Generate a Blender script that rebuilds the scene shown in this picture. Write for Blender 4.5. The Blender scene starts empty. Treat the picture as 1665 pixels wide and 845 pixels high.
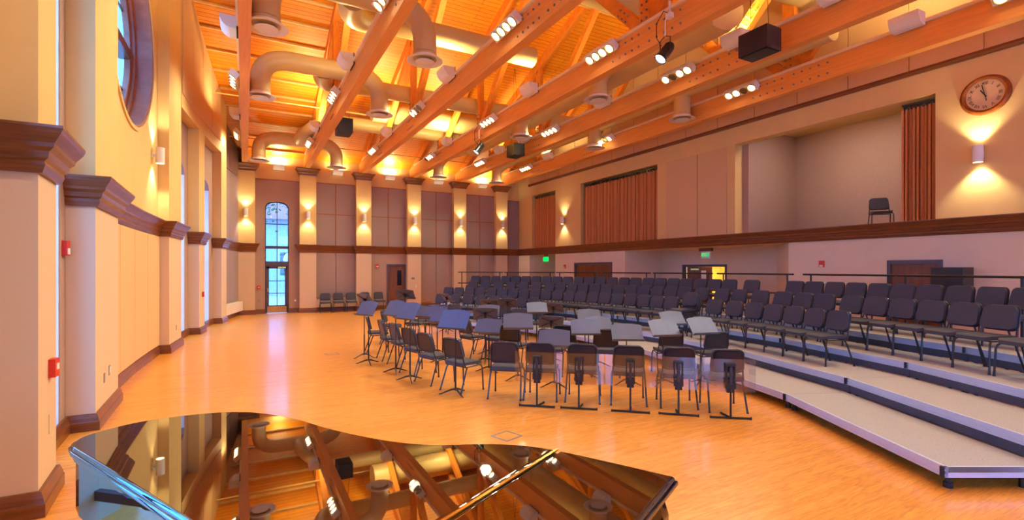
import bpy, bmesh, math, random
from math import sin, cos, radians as R, pi, atan2, hypot
from mathutils import Vector, Matrix
random.seed(7)
SC = bpy.context.scene
COL = SC.collection

# ------------------------------------------------------------------ camera, world, exposure
cam_d = bpy.data.cameras.new('camera'); cam = bpy.data.objects.new('camera', cam_d); COL.objects.link(cam)
cam.location = (0, 0, 1.9); cam.rotation_euler = (R(90), 0, R(-28.66))
cam_d.sensor_width = 36; cam_d.lens = 36 * 795 / 1665; cam_d.shift_y = 15.1 / 1665; cam_d.clip_start = 0.05
SC.camera = cam
SC.view_settings.view_transform = 'Standard'; SC.view_settings.look = 'None'
SC.view_settings.gamma = 1.0; SC.view_settings.use_curve_mapping = False
SC.view_settings.exposure = 0.72
LAMP = 1.0      # scale of all warm fixtures
SKY_STRENGTH = 6.2
W = bpy.data.worlds.new('sky'); SC.world = W; W.use_nodes = True
nt = W.node_tree; nt.nodes.clear()
wo = nt.nodes.new('ShaderNodeOutputWorld'); wb = nt.nodes.new('ShaderNodeBackground')
tc = nt.nodes.new('ShaderNodeTexCoord'); nz = nt.nodes.new('ShaderNodeTexNoise'); cr = nt.nodes.new('ShaderNodeValToRGB')
nz.inputs['Scale'].default_value = 3.5; nz.inputs['Detail'].default_value = 5
cr.color_ramp.elements[0].position = .50; cr.color_ramp.elements[0].color = (0.05, 0.36, 1.0, 1)
cr.color_ramp.elements[1].position = .68; cr.color_ramp.elements[1].color = (0.45, 0.62, 1.0, 1)
nt.links.new(tc.outputs['Generated'], nz.inputs['Vector']); nt.links.new(nz.outputs['Fac'], cr.inputs['Fac'])
nt.links.new(cr.outputs['Color'], wb.inputs['Color']); wb.inputs['Strength'].default_value = SKY_STRENGTH
nt.links.new(wb.outputs[0], wo.inputs['Surface'])
SC.cycles.max_bounces = 8; SC.cycles.diffuse_bounces = 4; SC.cycles.glossy_bounces = 4
SC.cycles.transmission_bounces = 6; SC.cycles.transparent_max_bounces = 16
SC.cycles.caustics_reflective = False; SC.cycles.caustics_refractive = False
SC.cycles.sample_clamp_indirect = 4.0

# ------------------------------------------------------------------ materials
def srgb(h):
    h = h.lstrip('#'); c = [int(h[i:i + 2], 16) / 255 for i in (0, 2, 4)]
    return tuple((x / 12.92 if x <= .04045 else ((x + .055) / 1.055) ** 2.4) for x in c)
def mat(name, hexc, rough=.6, metal=0., var=.10, scale=6., bump=0., spec=.5, ior=None, stretch=None, emis=None, estr=0.):
    m = bpy.data.materials.new(name); m.use_nodes = True; n = m.node_tree.nodes; l = m.node_tree.links
    b = n['Principled BSDF']; c = srgb(hexc)
    b.inputs['Roughness'].default_value = rough; b.inputs['Metallic'].default_value = metal
    b.inputs['Specular IOR Level'].default_value = spec
    if ior: b.inputs['IOR'].default_value = ior
    t = n.new('ShaderNodeTexCoord'); mp = n.new('ShaderNodeMapping'); z = n.new('ShaderNodeTexNoise')
    if stretch: mp.inputs['Scale'].default_value = stretch
    z.inputs['Scale'].default_value = scale; z.inputs['Detail'].default_value = 4
    l.new(t.outputs['Object'], mp.inputs['Vector']); l.new(mp.outputs[0], z.inputs['Vector'])
    r = n.new('ShaderNodeValToRGB')
    r.color_ramp.elements[0].position = .3; r.color_ramp.elements[1].position = .7
    r.color_ramp.elements[0].color = (*[x * (1 - var) for x in c], 1)
    r.color_ramp.elements[1].color = (*[min(1, x * (1 + var)) for x in c], 1)
    l.new(z.outputs['Fac'], r.inputs['Fac']); l.new(r.outputs['Color'], b.inputs['Base Color'])
    if bump:
        bp = n.new('ShaderNodeBump'); bp.inputs['Strength'].default_value = bump; bp.inputs['Distance'].default_value = .01
        l.new(z.outputs['Fac'], bp.inputs['Height']); l.new(bp.outputs[0], b.inputs['Normal'])
    if emis:
        b.inputs['Emission Color'].default_value = (*srgb(emis), 1); b.inputs['Emission Strength'].default_value = estr
    return m
def planks(name, hex_a, hex_b, length, width, rotz=0., rough=.35, gap='#3a1c06', grain=1., slope=False, coat=0., gapw=.004):
    m = bpy.data.materials.new(name); m.use_nodes = True; n = m.node_tree.nodes; l = m.node_tree.links
    b = n['Principled BSDF']; b.inputs['Roughness'].default_value = rough
    b.inputs['Coat Weight'].default_value = coat; b.inputs['Coat Roughness'].default_value = .12
    t = n.new('ShaderNodeTexCoord'); mp = n.new('ShaderNodeMapping'); mp.inputs['Rotation'].default_value = (0, 0, rotz)
    l.new(t.outputs['Object'], mp.inputs['Vector'])
    bk = n.new('ShaderNodeTexBrick'); bk.offset = .37; bk.inputs['Scale'].default_value = 1
    bk.inputs['Brick Width'].default_value = length; bk.inputs['Row Height'].default_value = width
    bk.inputs['Mortar Size'].default_value = gapw; bk.inputs['Mortar Smooth'].default_value = .3; bk.inputs['Bias'].default_value = 0
    bk.inputs['Color1'].default_value = (*srgb(hex_a), 1); bk.inputs['Color2'].default_value = (*srgb(hex_b), 1)
    bk.inputs['Mortar'].default_value = (*srgb(gap), 1)
    l.new(mp.outputs[0], bk.inputs['Vector'])
    m2 = n.new('ShaderNodeMapping'); m2.inputs['Scale'].default_value = (1.5, 14, 1)
    l.new(mp.outputs[0], m2.inputs['Vector'])
    z = n.new('ShaderNodeTexNoise'); z.inputs['Scale'].default_value = 2.2; z.inputs['Detail'].default_value = 7; z.inputs['Distortion'].default_value = 1.6
    l.new(m2.outputs[0], z.inputs['Vector'])
    r = n.new('ShaderNodeValToRGB'); r.color_ramp.elements[0].position = .32; r.color_ramp.elements[1].position = .62
    d = 1 - .30 * grain
    r.color_ramp.elements[0].color = (d, d * .93, d * .85, 1); r.color_ramp.elements[1].color = (1, 1, 1, 1)
    l.new(z.outputs['Fac'], r.inputs['Fac'])
    mx = n.new('ShaderNodeMix'); mx.data_type = 'RGBA'; mx.blend_type = 'MULTIPLY'; mx.inputs[0].default_value = 1
    l.new(bk.outputs['Color'], mx.inputs[6]); l.new(r.outputs['Color'], mx.inputs[7]); l.new(mx.outputs[2], b.inputs['Base Color'])
    bp = n.new('ShaderNodeBump'); bp.inputs['Strength'].default_value = .12; bp.inputs['Distance'].default_value = .003
    l.new(bk.outputs['Fac'], bp.inputs['Height']); bp.invert = True; l.new(bp.outputs[0], b.inputs['Normal'])
    return m
def glassy(name, tint, gloss=.08, rough=.02):
    m = bpy.data.materials.new(name); m.use_nodes = True; n = m.node_tree.nodes; l = m.node_tree.links
    n.remove(n['Principled BSDF']); o = n['Material Output']
    a = n.new('ShaderNodeBsdfTransparent'); a.inputs[0].default_value = (*tint, 1)
    g = n.new('ShaderNodeBsdfGlossy'); g.inputs['Roughness'].default_value = rough
    x = n.new('ShaderNodeMixShader'); x.inputs[0].default_value = gloss
    l.new(a.outputs[0], x.inputs[1]); l.new(g.outputs[0], x.inputs[2]); l.new(x.outputs[0], o.inputs['Surface'])
    return m
def emit(name, hexc, s):
    m = bpy.data.materials.new(name); m.use_nodes = True; n = m.node_tree.nodes; l = m.node_tree.links
    n.remove(n['Principled BSDF']); e = n.new('ShaderNodeEmission'); e.inputs[0].default_value = (*srgb(hexc), 1); e.inputs[1].default_value = s
    l.new(e.outputs[0], n['Material Output'].inputs['Surface']); return m

M = dict(
    floor=planks('oak_floor', '#fbaa4a', '#f39e3c', 1.8, .075, 0, rough=.34, gap='#d08a45', coat=.35, gapw=.0016),
    deck=planks('roof_deck', '#f49a1a', '#ea8a14', 4.0, .14, 0, rough=.5, gap='#8a4408', grain=.7, gapw=.007),
    wall=mat('cream_wall', '#dfbb7c', .75, var=.03, scale=3, bump=.02),
    walllow=mat('pale_wall', '#dfceb4', .75, var=.03, scale=3, bump=.02),
    mauve=mat('mauve_wall', '#a98a80', .85, var=.05, scale=20),
    fabric=mat('mauve_fabric_panel', '#9c8482', .95, var=.12, scale=120, bump=.2),
    fabric2=mat('beige_fabric_panel', '#d6b084', .95, var=.07, scale=120, bump=.2),
    trim=mat('walnut_trim', '#744020', .28, var=.28, scale=3, stretch=(1, 1, 14)),
    strip=mat('oak_strip', '#9a5a2c', .45, var=.2, scale=8),
    beam=mat('fir_beam', '#e99c4c', .45, var=.08, scale=2.2, stretch=(9, .6, 9), bump=.01),
    web=mat('fir_truss_member', '#e08428', .5, var=.14, scale=5, stretch=(6, 1, 1)),
    reveal=mat('polished_window_wood', '#a8705c', .3, var=.12),
    raceway=mat('pale_raceway', '#ecd2b4', .5, var=.02),
    batten=mat('cream_batten', '#e0b878', .6),
    duct=mat('painted_duct', '#d2b47c', .42, var=.04, scale=2),
    diff=mat('white_diffuser', '#eadfd8', .4, var=.02),
    white=mat('white_enamel', '#efe9e6', .45, var=.02),
    dark=mat('dark_void', '#1c1a1c', .8),
    black=mat('black_metal', '#25262c', .32, metal=.3, var=.1),
    steel=mat('bolt_steel', '#8c8f9a', .35, metal=.7),
    desk=mat('stand_desk_sky_tint', '#616a8a', .48, metal=.75, var=.05),  # black desks; blue sheen of the sky is mixed into the base colour
    plastic=mat('black_plastic', '#20232c', .38, var=.1),
    pad=mat('charcoal_fabric', '#454656', .9, var=.25, scale=160, bump=.35),
    chairmetal=mat('charcoal_tube', '#3c3d48', .28, metal=.5, var=.05),
    lacquer=mat('piano_lacquer', '#070505', .018, var=.0, ior=3.4),
    brass=mat('polished_brass', '#d0a448', .22, metal=1.),
    carpet=mat('riser_carpet', '#aaa8ae', .95, var=.16, scale=90, bump=.25),
    alu=mat('riser_edge_aluminium', '#c4d2f6', .4, metal=.3, var=.04),
    skirt=mat('riser_skirt', '#484b5e', .6, var=.08),
    curtain=mat('rust_curtain', '#cc8652', .85, var=.10, scale=25),
    door=mat('walnut_door', '#704226', .4, var=.25, scale=3, stretch=(3, 3, .6)),
    dframe=mat('bronze_door_frame', '#4f4a5c', .45),
    wframe=mat('bronze_window_frame', '#4e3f4e', .4),
    jamb=mat('white_jamb', '#e4ddd8', .6, var=.02),
    red=mat('alarm_red', '#cc2a1c', .4, var=.05),
    green=emit('exit_green', '#0ae05c', 1.0),
    clockface=mat('clock_paper', '#dcb88c', .7, var=.05),
    ink=mat('clock_ink', '#33302f', .6),
    copper=mat('clock_rim_wood', '#8c4618', .25, var=.3, scale=8),
    lamp=emit('lamp_glow', '#ffe2a8', 14.), lampoff=mat('lamp_off', '#8a7a5c', .2, metal=.5),
    spotglow=emit('spot_glow', '#dfe8ff', 22.),
    pane=glassy('window_glass', (.96, .98, 1.0), .06), acrylic=glassy('clear_acrylic', (.93, .89, .92), .09, .04),
    mirror=mat('door_glass', '#1c1d26', .1, ior=1.6),
    ply=mat('light_kickplate', '#b88c58', .4), grass=mat('lawn', '#6d8a54', .9, var=.3, scale=3), paving=mat('paving', '#b9b6b4', .8),
    brick=mat('pale_render', '#b7b3c4', .9), roofr=mat('red_roof', '#b06a6c', .8, var=.15, scale=10), leaf=mat('leaves', '#4c6a3c', .9, var=.3, scale=14),
    yellow=mat('yellow_wall', '#e0c060', .8), bark=mat('bark', '#5a4638', .9),
)

def twotone(m, low, z):
    n = m.node_tree.nodes; l = m.node_tree.links; b = n['Principled BSDF']
    src = b.inputs['Base Color'].links[0].from_socket
    t = n.new('ShaderNodeTexCoord'); sp = n.new('ShaderNodeSeparateXYZ'); gt = n.new('ShaderNodeMath'); gt.operation = 'GREATER_THAN'; gt.inputs[1].default_value = z
    mx = n.new('ShaderNodeMix'); mx.data_type = 'RGBA'; mx.inputs[6].default_value = (*srgb(low), 1)
    l.new(t.outputs['Object'], sp.inputs[0]); l.new(sp.outputs['Z'], gt.inputs[0]); l.new(gt.outputs[0], mx.inputs[0])
    l.new(src, mx.inputs[7]); l.new(mx.outputs[2], b.inputs['Base Color'])
twotone(M['wall'], '#d4b79c', 2.8)      # pinkish paint below the trim, cream above
# ------------------------------------------------------------------ mesh builder
class MB:
    def __init__(s): s.b = bmesh.new()
    def poly(s, pts, vec, hole=None):
        v = [s.b.verts.new(p) for p in pts]; vec = Vector(vec)
        w = [s.b.verts.new(Vector(p) + vec) for p in pts]; n = len(v)
        s.b.faces.new(v); s.b.faces.new(w[::-1])
        for i in range(n): s.b.faces.new((v[i], w[i], w[(i + 1) % n], v[(i + 1) % n]))
        return s
    def box(s, c, d, m=None):
        x, y, z = (q / 2 for q in d); ps = [Vector((a, b_, -z)) for a, b_ in ((-x, -y), (x, -y), (x, y), (-x, y))]
        T = (Matrix.Translation(c) @ m.to_4x4()) if m is not None else Matrix.Translation(c)
        up = (T.to_3x3() @ Vector((0, 0, 2 * z)))
        return s.poly([T @ p for p in ps], up)
    def bb(s, x0, x1, y0, y1, z0, z1): return s.box(((x0 + x1) / 2, (y0 + y1) / 2, (z0 + z1) / 2), (abs(x1 - x0), abs(y1 - y0), abs(z1 - z0)))
    def bar(s, a, b, w, h, up=(0, 0, 1)):
        a = Vector(a); b = Vector(b); d = (b - a).normalized(); up = Vector(up)
        sd = d.cross(up)
        if sd.length < 1e-4: sd = d.cross(Vector((1, 0, 0)))
        sd.normalize(); u = sd.cross(d)
        ps = [a + sd * (w / 2 * i) + u * (h / 2 * j) for i, j in ((-1, -1), (1, -1), (1, 1), (-1, 1))]
        return s.poly(ps, b - a)
    def tube(s, pts, r, n=8, cap=True, rr=None):
        pts = [Vector(p) for p in pts]; rings = []; prev = None
        for i, p in enumerate(pts):
            t = (pts[min(i + 1, len(pts) - 1)] - pts[max(i - 1, 0)]).normalized()
            if prev is None:
                a = t.orthogonal().normalized()
            else:
                a = prev - t * prev.dot(t)
                a = a.normalized() if a.length > 1e-5 else t.orthogonal().normalized()
            prev = a; b = t.cross(a); q = rr[i] if rr else r
            rings.append([s.b.verts.new(p + (a * cos(2 * pi * k / n) + b * sin(2 * pi * k / n)) * q) for k in range(n)])
        for A, B in zip(rings, rings[1:]):
            for k in range(n): s.b.faces.new((A[k], A[(k + 1) % n], B[(k + 1) % n], B[k]))
        if cap: s.b.faces.new(rings[0][::-1]); s.b.faces.new(rings[-1])
        return s
    def lathe(s, prof, n=24, c=(0, 0, 0), m=None, cap=True):
        T = Matrix.Translation(c) @ (m.to_4x4() if m is not None else Matrix())
        rings = [[s.b.verts.new(T @ Vector((r * cos(2 * pi * k / n), r * sin(2 * pi * k / n), z))) for k in range(n)] for r, z in prof]
        for A, B in zip(rings, rings[1:]):
            for k in range(n): s.b.faces.new((A[k], A[(k + 1) % n], B[(k + 1) % n], B[k]))
        if cap:
            if prof[0][0] > 1e-4: s.b.faces.new(rings[0][::-1])
            if prof[-1][0] > 1e-4: s.b.faces.new(rings[-1])
        return s
    def sweep(s, prof, path, closed=False):
        """prof = [(out, z)], path = [(x, y)] ; out is to the right of travel"""
        P = [Vector(p) for p in path]; n = len(P); rings = []
        for i in range(n):
            def nrm(a, b):
                d = (b - a).normalized(); return Vector((d.y, -d.x))
            if closed: n1 = nrm(P[i - 1], P[i]); n2 = nrm(P[i], P[(i + 1) % n])
            else:
                n1 = nrm(P[max(i - 1, 0)], P[max(i, 1)]); n2 = nrm(P[min(i, n - 2)], P[min(i + 1, n - 1)])
            mdir = (n1 + n2); mdir = mdir / max(.3, mdir.dot(n1)) if mdir.length > 1e-6 else n1
            rings.append([s.b.verts.new((P[i].x + mdir.x * o, P[i].y + mdir.y * o, z)) for o, z in prof])
        k = len(prof)
        prs = list(zip(rings, rings[1:])) + ([(rings[-1], rings[0])] if closed else [])
        for A, B in prs:
            for j in range(k): s.b.faces.new((A[j], B[j], B[(j + 1) % k], A[(j + 1) % k]))
        if not closed:
            s.b.faces.new(rings[0]); s.b.faces.new(rings[-1][::-1])
        return s
def obj(name, mb, m, parent=None, smooth=False, bevel=0., label=None, loc=None):
    b = mb.b
    if bevel:
        es = [e for e in b.edges if len(e.link_faces) == 2 and e.calc_face_angle(0) > R(40)]
        bmesh.ops.bevel(b, geom=es, offset=bevel, segments=2, affect='EDGES', clamp_overlap=True)
    bmesh.ops.recalc_face_normals(b, faces=b.faces)
    me = bpy.data.meshes.new(name); b.to_mesh(me); b.free(); me.materials.append(m if not isinstance(m, str) else M[m])
    if smooth:
        for p in me.polygons: p.use_smooth = True
        try: me.set_sharp_from_angle(angle=R(38))
        except Exception: pass
    o = bpy.data.objects.new(name, me); COL.objects.link(o)
    if parent: o.parent = parent
    if label: o['label'] = label
    if loc: o.location = loc
    return o
def struct(name, mb, m, parent=None, **k):
    o = obj(name, mb, m, parent, **k)
    if not parent: o['kind'] = 'structure'
    return o
def thing(name, label, cat, loc=(0, 0, 0), rz=0., group=None):
    o = bpy.data.objects.new(name, None); COL.objects.link(o); o.location = loc; o.rotation_euler = (0, 0, rz)
    o.empty_display_size = .1; o['label'] = label; o['category'] = cat
    if group: o['group'] = group
    return o
def tag(o, label, cat, group=None):
    o['label'] = label; o['category'] = cat
    if group: o['group'] = group
    return o
def dup(root, loc, rz, label, group=None):
    r = root.copy(); COL.objects.link(r); r.location = loc; r.rotation_euler = (0, 0, rz); r['label'] = label
    if group: r['group'] = group
    for ch in list(root.children):
        c = ch.copy(); COL.objects.link(c); c.parent = r
        for g in list(ch.children):
            d = g.copy(); COL.objects.link(d); d.parent = c
    return r
ORD = ('first second third fourth fifth sixth seventh eighth ninth tenth eleventh twelfth thirteenth fourteenth fifteenth sixteenth '
       'seventeenth eighteenth nineteenth twentieth').split()
ORD += ['twenty-' + w for w in ORD[:9]] + ['thirtieth'] + ['thirty-' + w for w in ORD[:9]]
def frompos(i, n, unit=''):
    """names the place in a row from the nearer end"""
    if i == 0: return 'leftmost'
    if i == n - 1: return 'rightmost'
    return (ORD[i] + ' from left') if i < (n + 1) // 2 else (ORD[n - 1 - i] + ' from right')

# ------------------------------------------------------------------ setting
UF, UN, VR = 23.5, -8.6, 13.25          # far wall, near wall, right wall
UR, ZR, Z0 = 7.42, 12.46, 6.86          # ridge
def roofz(u): return Z0 + (ZR - Z0) * (1 - abs(u - UR) / (23.3 - UR))
def arcV(u): return -1.611 + (u - 9.955) ** 2 / 111.3
def wallV(u): return arcV(u) - .21

struct('floor', MB().bb(-3, 18.2, UN - .3, UF + .3, -.2, 0), 'floor')
b = MB()
for a, c in ((UR, UF + .6), (UN - 1.4, UR)):
    x0_ = -2.2
    b.poly([(x0_, a, roofz(a)), (x0_, c, roofz(c)), (x0_, c, roofz(c) + .2), (x0_, a, roofz(a) + .2)], (13.7 - x0_, 0, 0))
struct('ceiling', b, 'deck')

# left wall : strips following a shallow bow, with window openings
def slabwall(b, u0, u1, z0, z1, off=.21, thick=.3, roof=False, n=1):
    for i in range(n):
        a = u0 + (u1 - u0) * i / n; c = u0 + (u1 - u0) * (i + 1) / n
        pa = (arcV(a) - off, a); pc = (arcV(c) - off, c)
        za = roofz(a) + .05 if roof else z1; zc = roofz(c) + .05 if roof else z1
        if roof and a < UR < c:
            pm = (arcV(UR) - off, UR)
            b.poly([(*pa, z0), (*pc, z0), (*pc, zc), (*pm, ZR + .05), (*pa, za)], (-thick, 0, 0))
        else: b.poly([(*pa, z0), (*pc, z0), (*pc, zc), (*pa, za)], (-thick, 0, 0))
def P(u, off=.21): return Vector((arcV(u) - off, u))
def archslab(b, u0, u1, o0, o1, zs, rise, ztop, off=.21, thick=.3):
    slabwall(b, u0, o0, 0, ztop, off, thick); slabwall(b, o1, u1, 0, ztop, off, thick)
    pts = []
    for i in range(13):
        t = i / 12; u = o0 + (o1 - o0) * t; pts.append((*P(u, off), zs + rise * (1 - (2 * t - 1) ** 2) ** .5))
    pts += [(*P(o1, off), ztop), (*P(o0, off), ztop)]
    b.poly(pts, (-thick, 0, 0))
PIERS = [(1.6, 2.5), (5.05, 5.65), (7.46, 8.9), (13.43, 14.77), (16.95, 17.65), (19.92, 20.64)]
bw = MB()
slabwall(bw, UN, -7.2, 0, 0, roof=True); slabwall(bw, -5.8, -3.7, 0, 0, roof=True); slabwall(bw, -2.3, 2.75, 0, 0, roof=True, n=2); slabwall(bw, 4.35, 5.05, 0, 0, off=.62, roof=True); slabwall(bw, 4.3, 4.4, 0, 0, off=.21, thick=.5, roof=True)
NEARW = [(-7.2, -5.8), (-3.7, -2.3), (2.75, 4.35)]
for o0, o1 in NEARW: slabwall(bw, o0, o1, 5.2, 0, roof=True)
bm_ = MB()   # the mauve window bays
WIN = [(6.0, 7.22, 5.65, 7.46, 11.3), (15.3, 16.55, 14.77, 16.95, 6.0), (18.1, 19.5, 17.65, 19.92, 6.0)]
for o0, o1, u0, u1, zt in WIN:
    archslab(bm_, u0, u1, o0, o1, 6.05 if o0 == 6.0 else 4.55, .3, zt, off=.27)
slabwall(bw, 5.05, 7.5, 11.2, 0, off=.0, roof=True)
for i in range(4): slabwall(bw, 14.85 + i * 1.24, 14.85 + (i + 1) * 1.24, 6.0, 0, off=.0, roof=True)
slabwall(bw, 19.81, 19.95, 6.0, 0, off=0, roof=True)
# header recess line and panels above are separate.  p2-p3 bay with round window
RC, RZc, RR_ = 11.17, 6.35, 1.82
def rp(a, r=RR_): u = RC + r * cos(a); return (*P(u), RZc + r * sin(a))
ua, ub = 8.9, 13.43
N = 32
half1 = [rp(pi / 2 + pi * i / N) for i in range(N + 1)]     # left half, top to bottom
bw.poly([(*P(RC), roofz(RC) + .05), (*P(ua), roofz(ua) + .05), (*P(ua), 0), (*P(RC), 0)] + half1[::-1], (-.3, 0, 0))
half2 = [rp(-pi / 2 + pi * i / N) for i in range(N + 1)]
bw.poly([(*P(RC), 0), (*P(ub), 0), (*P(ub), roofz(ub) + .05), (*P(RC), roofz(RC) + .05)] + half2[::-1], (-.3, 0, 0))
slabwall(bw, 20.64, UF + .3, 0, 0, roof=True, n=2)
for u0, u1 in PIERS:
    bw.poly([(*P(u0, 0), 0), (*P(u1, 0), 0), (*P(u1, 0), roofz(u1) + .02), (*P(u0, 0), roofz(u0) + .02)] if not (u0 < UR < u1) else
            [(*P(u0, 0), 0), (*P(u1, 0), 0), (*P(u1, 0), roofz(u1)), (*P(UR, 0), ZR), (*P(u0, 0), roofz(u0))], (-.5, 0, 0))
struct('wall_left', bw, 'wall'); struct('wall_left', bm_, 'mauve')

# far wall
PW = .34
PV = [2.405 * k + .04 for k in range(6)]
b = MB(); zt = roofz(UF) + .1
b.bb(-1.2, .76, UF, UF + .3, 0, zt)
b.bb(1.70, 6.0, UF, UF + .3, 0, zt); b.bb(6.88, 13.6, UF, UF + .3, 0, zt); b.bb(6.0, 6.88, UF, UF + .3, 2.12, zt)
pts = [(.76 + .94 * i / 12, UF, 4.60 + .24 * (1 - (i / 6 - 1) ** 2) ** .5) for i in range(13)] + [(1.70, UF, zt), (.76, UF, zt)]
b.poly(pts, (0, .3, 0))
for v in PV: b.bb(v - PW, v + PW, UF - .3, UF + .01, 0, 6.1)
struct('wall_far', b, 'wall')
b = MB()
def farmauve(v0, v1, z0, z1, holes=()):
    b.bb(v0, v1, UF - .03, UF - .002, z0, z1)
e0 = PV[0] + PW; e1 = PV[1] - PW
farmauve(e0, .76, 0, 5.75); farmauve(1.70, e1, 0, 5.75)
b.poly([(.76 + .94 * i / 12, UF - .03, 4.60 + .24 * (1 - (i / 6 - 1) ** 2) ** .5) for i in range(13)] + [(1.70, UF - .03, 5.75), (.76, UF - .03, 5.75)], (0, .028, 0))
farmauve(PV[2] + PW, 6.0, 0, 2.6); farmauve(6.0, 6.88, 2.12, 2.6)
struct('wall_far', b, 'mauve')

# right wall
b = MB()
def rw(u0, u1, z0, z1, v=VR, th=.35): b.bb(v, v + th, u0, u1, z0, z1)
OP = [(19.85, 22.05), (13.15, 17.81), (4.94, 9.92)]
rw(22.05, UF + .3, 2.7, 5.75); rw(17.81, 19.85, 2.7, 5.75); rw(9.92, 13.15, 2.7, 5.75); rw(UN, 4.94, 2.7, 5.75)
for u0, u1 in OP: rw(u0, u1, 2.7, 2.95)
b.poly([(VR, UN, 5.75), (VR, UF + .3, 5.75), (VR, UF + .3, roofz(UF + .3) + .05), (VR, UR, ZR + .05), (VR, UN, roofz(UN) + .05)], (.35, 0, 0))
struct('wall_right', b, 'wall')
b = MB()
rw(22.3, UF + .3, 0, 2.7); rw(18.27, 19.85, 0, 2.7); rw(14.89, 15.65, 0, 2.7); rw(15.65, 18.27, 2.2, 2.7)
rw(UN, 4.81, 0, 2.7); rw(5.85, 8.23, 0, 2.7); rw(4.81, 5.85, 2.1, 2.7)
# alcoves
b.bb(15.1, 15.4, 19.9, 22.6, 0, 2.7); b.bb(VR + .36, 15.1, 22.3, 22.6, 0, 2.7); b.bb(VR + .35, 15.1, 19.55, 19.85, 0, 2.7)
b.bb(15.25, 15.55, 13.78, 15.1, 0, 2.7); b.bb(15.25, 15.55, 9.5, 11.75, 0, 2.7); b.bb(15.25, 15.55, 11.75, 13.78, 2.06, 2.7)
b.bb(VR + .35, 15.25, 14.89, 15.19, 0, 2.7)
b.poly([(VR + .01, 8.23, 0), (15.3, 9.9, 0), (15.3, 9.6, 0), (VR + .01, 7.9, 0)], (0, 0, 2.7))
b.bb(VR + .2, VR + .26, 15.6, 18.3, 0, 2.4); b.bb(VR + .2, VR + .26, 4.7, 5.95, 0, 2.4); b.bb(VR, 18, 7.9, 23.0, 2.66, 2.93)          # slab over the alcoves, balcony floor
struct('wall_right', b, 'walllow')
b = MB(); b.bb(VR + .35, 16.3, 4.4, 10, 2.7, 2.93); b.bb(16, 16.3, 4.1, 10.1, 2.93, 6.4); b.bb(VR + .34, 16.0, 9.7, 10.1, 2.93, 6.4)
b.bb(VR + .35, 16.0, 4.1, 4.4, 2.93, 6.4); struct('wall_balcony', b, 'mauve')
b = MB(); b.bb(VR + .35, 16.3, 4.1, 10.1, 6.26, 6.4); b.bb(VR + .35, 15.4, 12.9, 22.3, 5.9, 6.0); b.bb(15.0, 15.3, 12.9, 22.3, 2.93, 5.9)
b.bb(VR + .35, 15.3, 22.2, 22.4, 2.93, 6.0); b.bb(VR + .35, 15.3, 12.75, 12.95, 2.93, 6.0); struct('ceiling_balcony', b, 'wall')
# near wall and the left-hand gap behind
b = MB(); NW = [(-.6, 1.9), (3.0, 5.5), (6.6, 9.1), (10.2, 12.7)]; x = -3.4
for x0, x1 in NW + [(VR + .3, 0)]: b.bb(x, x0, UN - .3, UN, 0, roofz(UN) + .05); x = x1
for x0, x1 in NW: b.bb(x0, x1, UN - .3, UN, 0, .4); b.bb(x0, x1, UN - .3, UN, 5.4, roofz(UN) + .05)
struct('wall_near', b, 'wall')
for i, (x0, x1) in enumerate(NW):
    w = thing('window_%d' % (i + 9), '', 'window'); del w['label']; del w['category']; w['kind'] = 'structure'
    b = MB(); y_ = UN - .2
    for t_ in range(5): b.bb(x0 + (x1 - x0) * t_ / 4 - .03, x0 + (x1 - x0) * t_ / 4 + .03, y_ - .03, y_ + .03, .4, 5.4)
    for z_ in (.43, 1.4, 2.4, 3.4, 4.4, 5.37): b.bb(x0, x1, y_ - .03, y_ + .03, z_ - .03, z_ + .03)
    obj('window_frame', b, 'wframe', w); obj('pane', MB().bb(x0, x1, y_ - .005, y_ + .005, .4, 5.4), 'pane', w)
# lit corridor behind the open double door
b = MB(); b.bb(15.55, 18, 11.3, 11.5, 0, 2.6); b.bb(15.55, 18, 14.2, 14.4, 0, 2.6); b.bb(18, 18.2, 11.3, 14.4, 0, 2.6); b.bb(15.55, 18.2, 11.3, 14.4, 2.5, 2.6)
struct('wall_corridor', b, 'yellow')

# ---- trims
PROF = [(0, 2.64), (.03, 2.64), (.05, 2.70), (.045, 2.73), (.07, 2.75), (.08, 2.80), (.11, 2.83), (.115, 2.86), (.16, 2.93), (.175, 2.965), (.175, 2.985), (0, 2.985)]
BASE = [(0, 0), (.05, 0), (.05, .10), (.042, .115), (.035, .15), (.03, .165), (.022, .19), (0, .195)]
CAP = [(0, 6.03), (.02, 6.03), (.025, 6.10), (.06, 6.14), (.08, 6.20), (.14, 6.27), (.16, 6.29), (.16, 6.325), (0, 6.325)]
def pw(u, off=.21): q = P(u, off); return (q.x, q.y)
runs = [[pw(4.4, .62), pw(5.05, .62), pw(5.05, 0), pw(5.65, 0), pw(5.65, .27)],
        [pw(7.46, .27), pw(7.46, 0), pw(8.18, 0), pw(8.9, 0), pw(8.9), pw(11.2), pw(13.43), pw(13.43, 0), pw(14.1, 0), pw(14.77, 0), pw(14.77, .27)],
        [pw(16.95, .27), pw(16.95, 0), pw(17.65, 0), pw(17.65, .27)],
        [pw(19.92, .27), pw(19.92, 0), pw(20.64, 0), pw(20.64), pw(22), (wallV(UF - .3) , UF - .3), (PV[0] + PW, UF - .3), (PV[0] + PW, UF - .02)]]
tn = 1
for r_ in runs:
    struct('trim_%d' % tn, MB().sweep(PROF, r_), 'trim'); tn += 1
fr = [(PV[1] - PW, UF - .02)]
for k in range(1, 6):
    fr += [(PV[k] - PW, UF - .02)] if k > 1 else []
    fr += [(PV[k] - PW, UF - .3), (PV[k] + PW, UF - .3), (PV[k] + PW, UF - .02)]
fr += [(VR, UF - .02), (VR, 15.0), (VR, 5), (VR, UN)]
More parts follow.
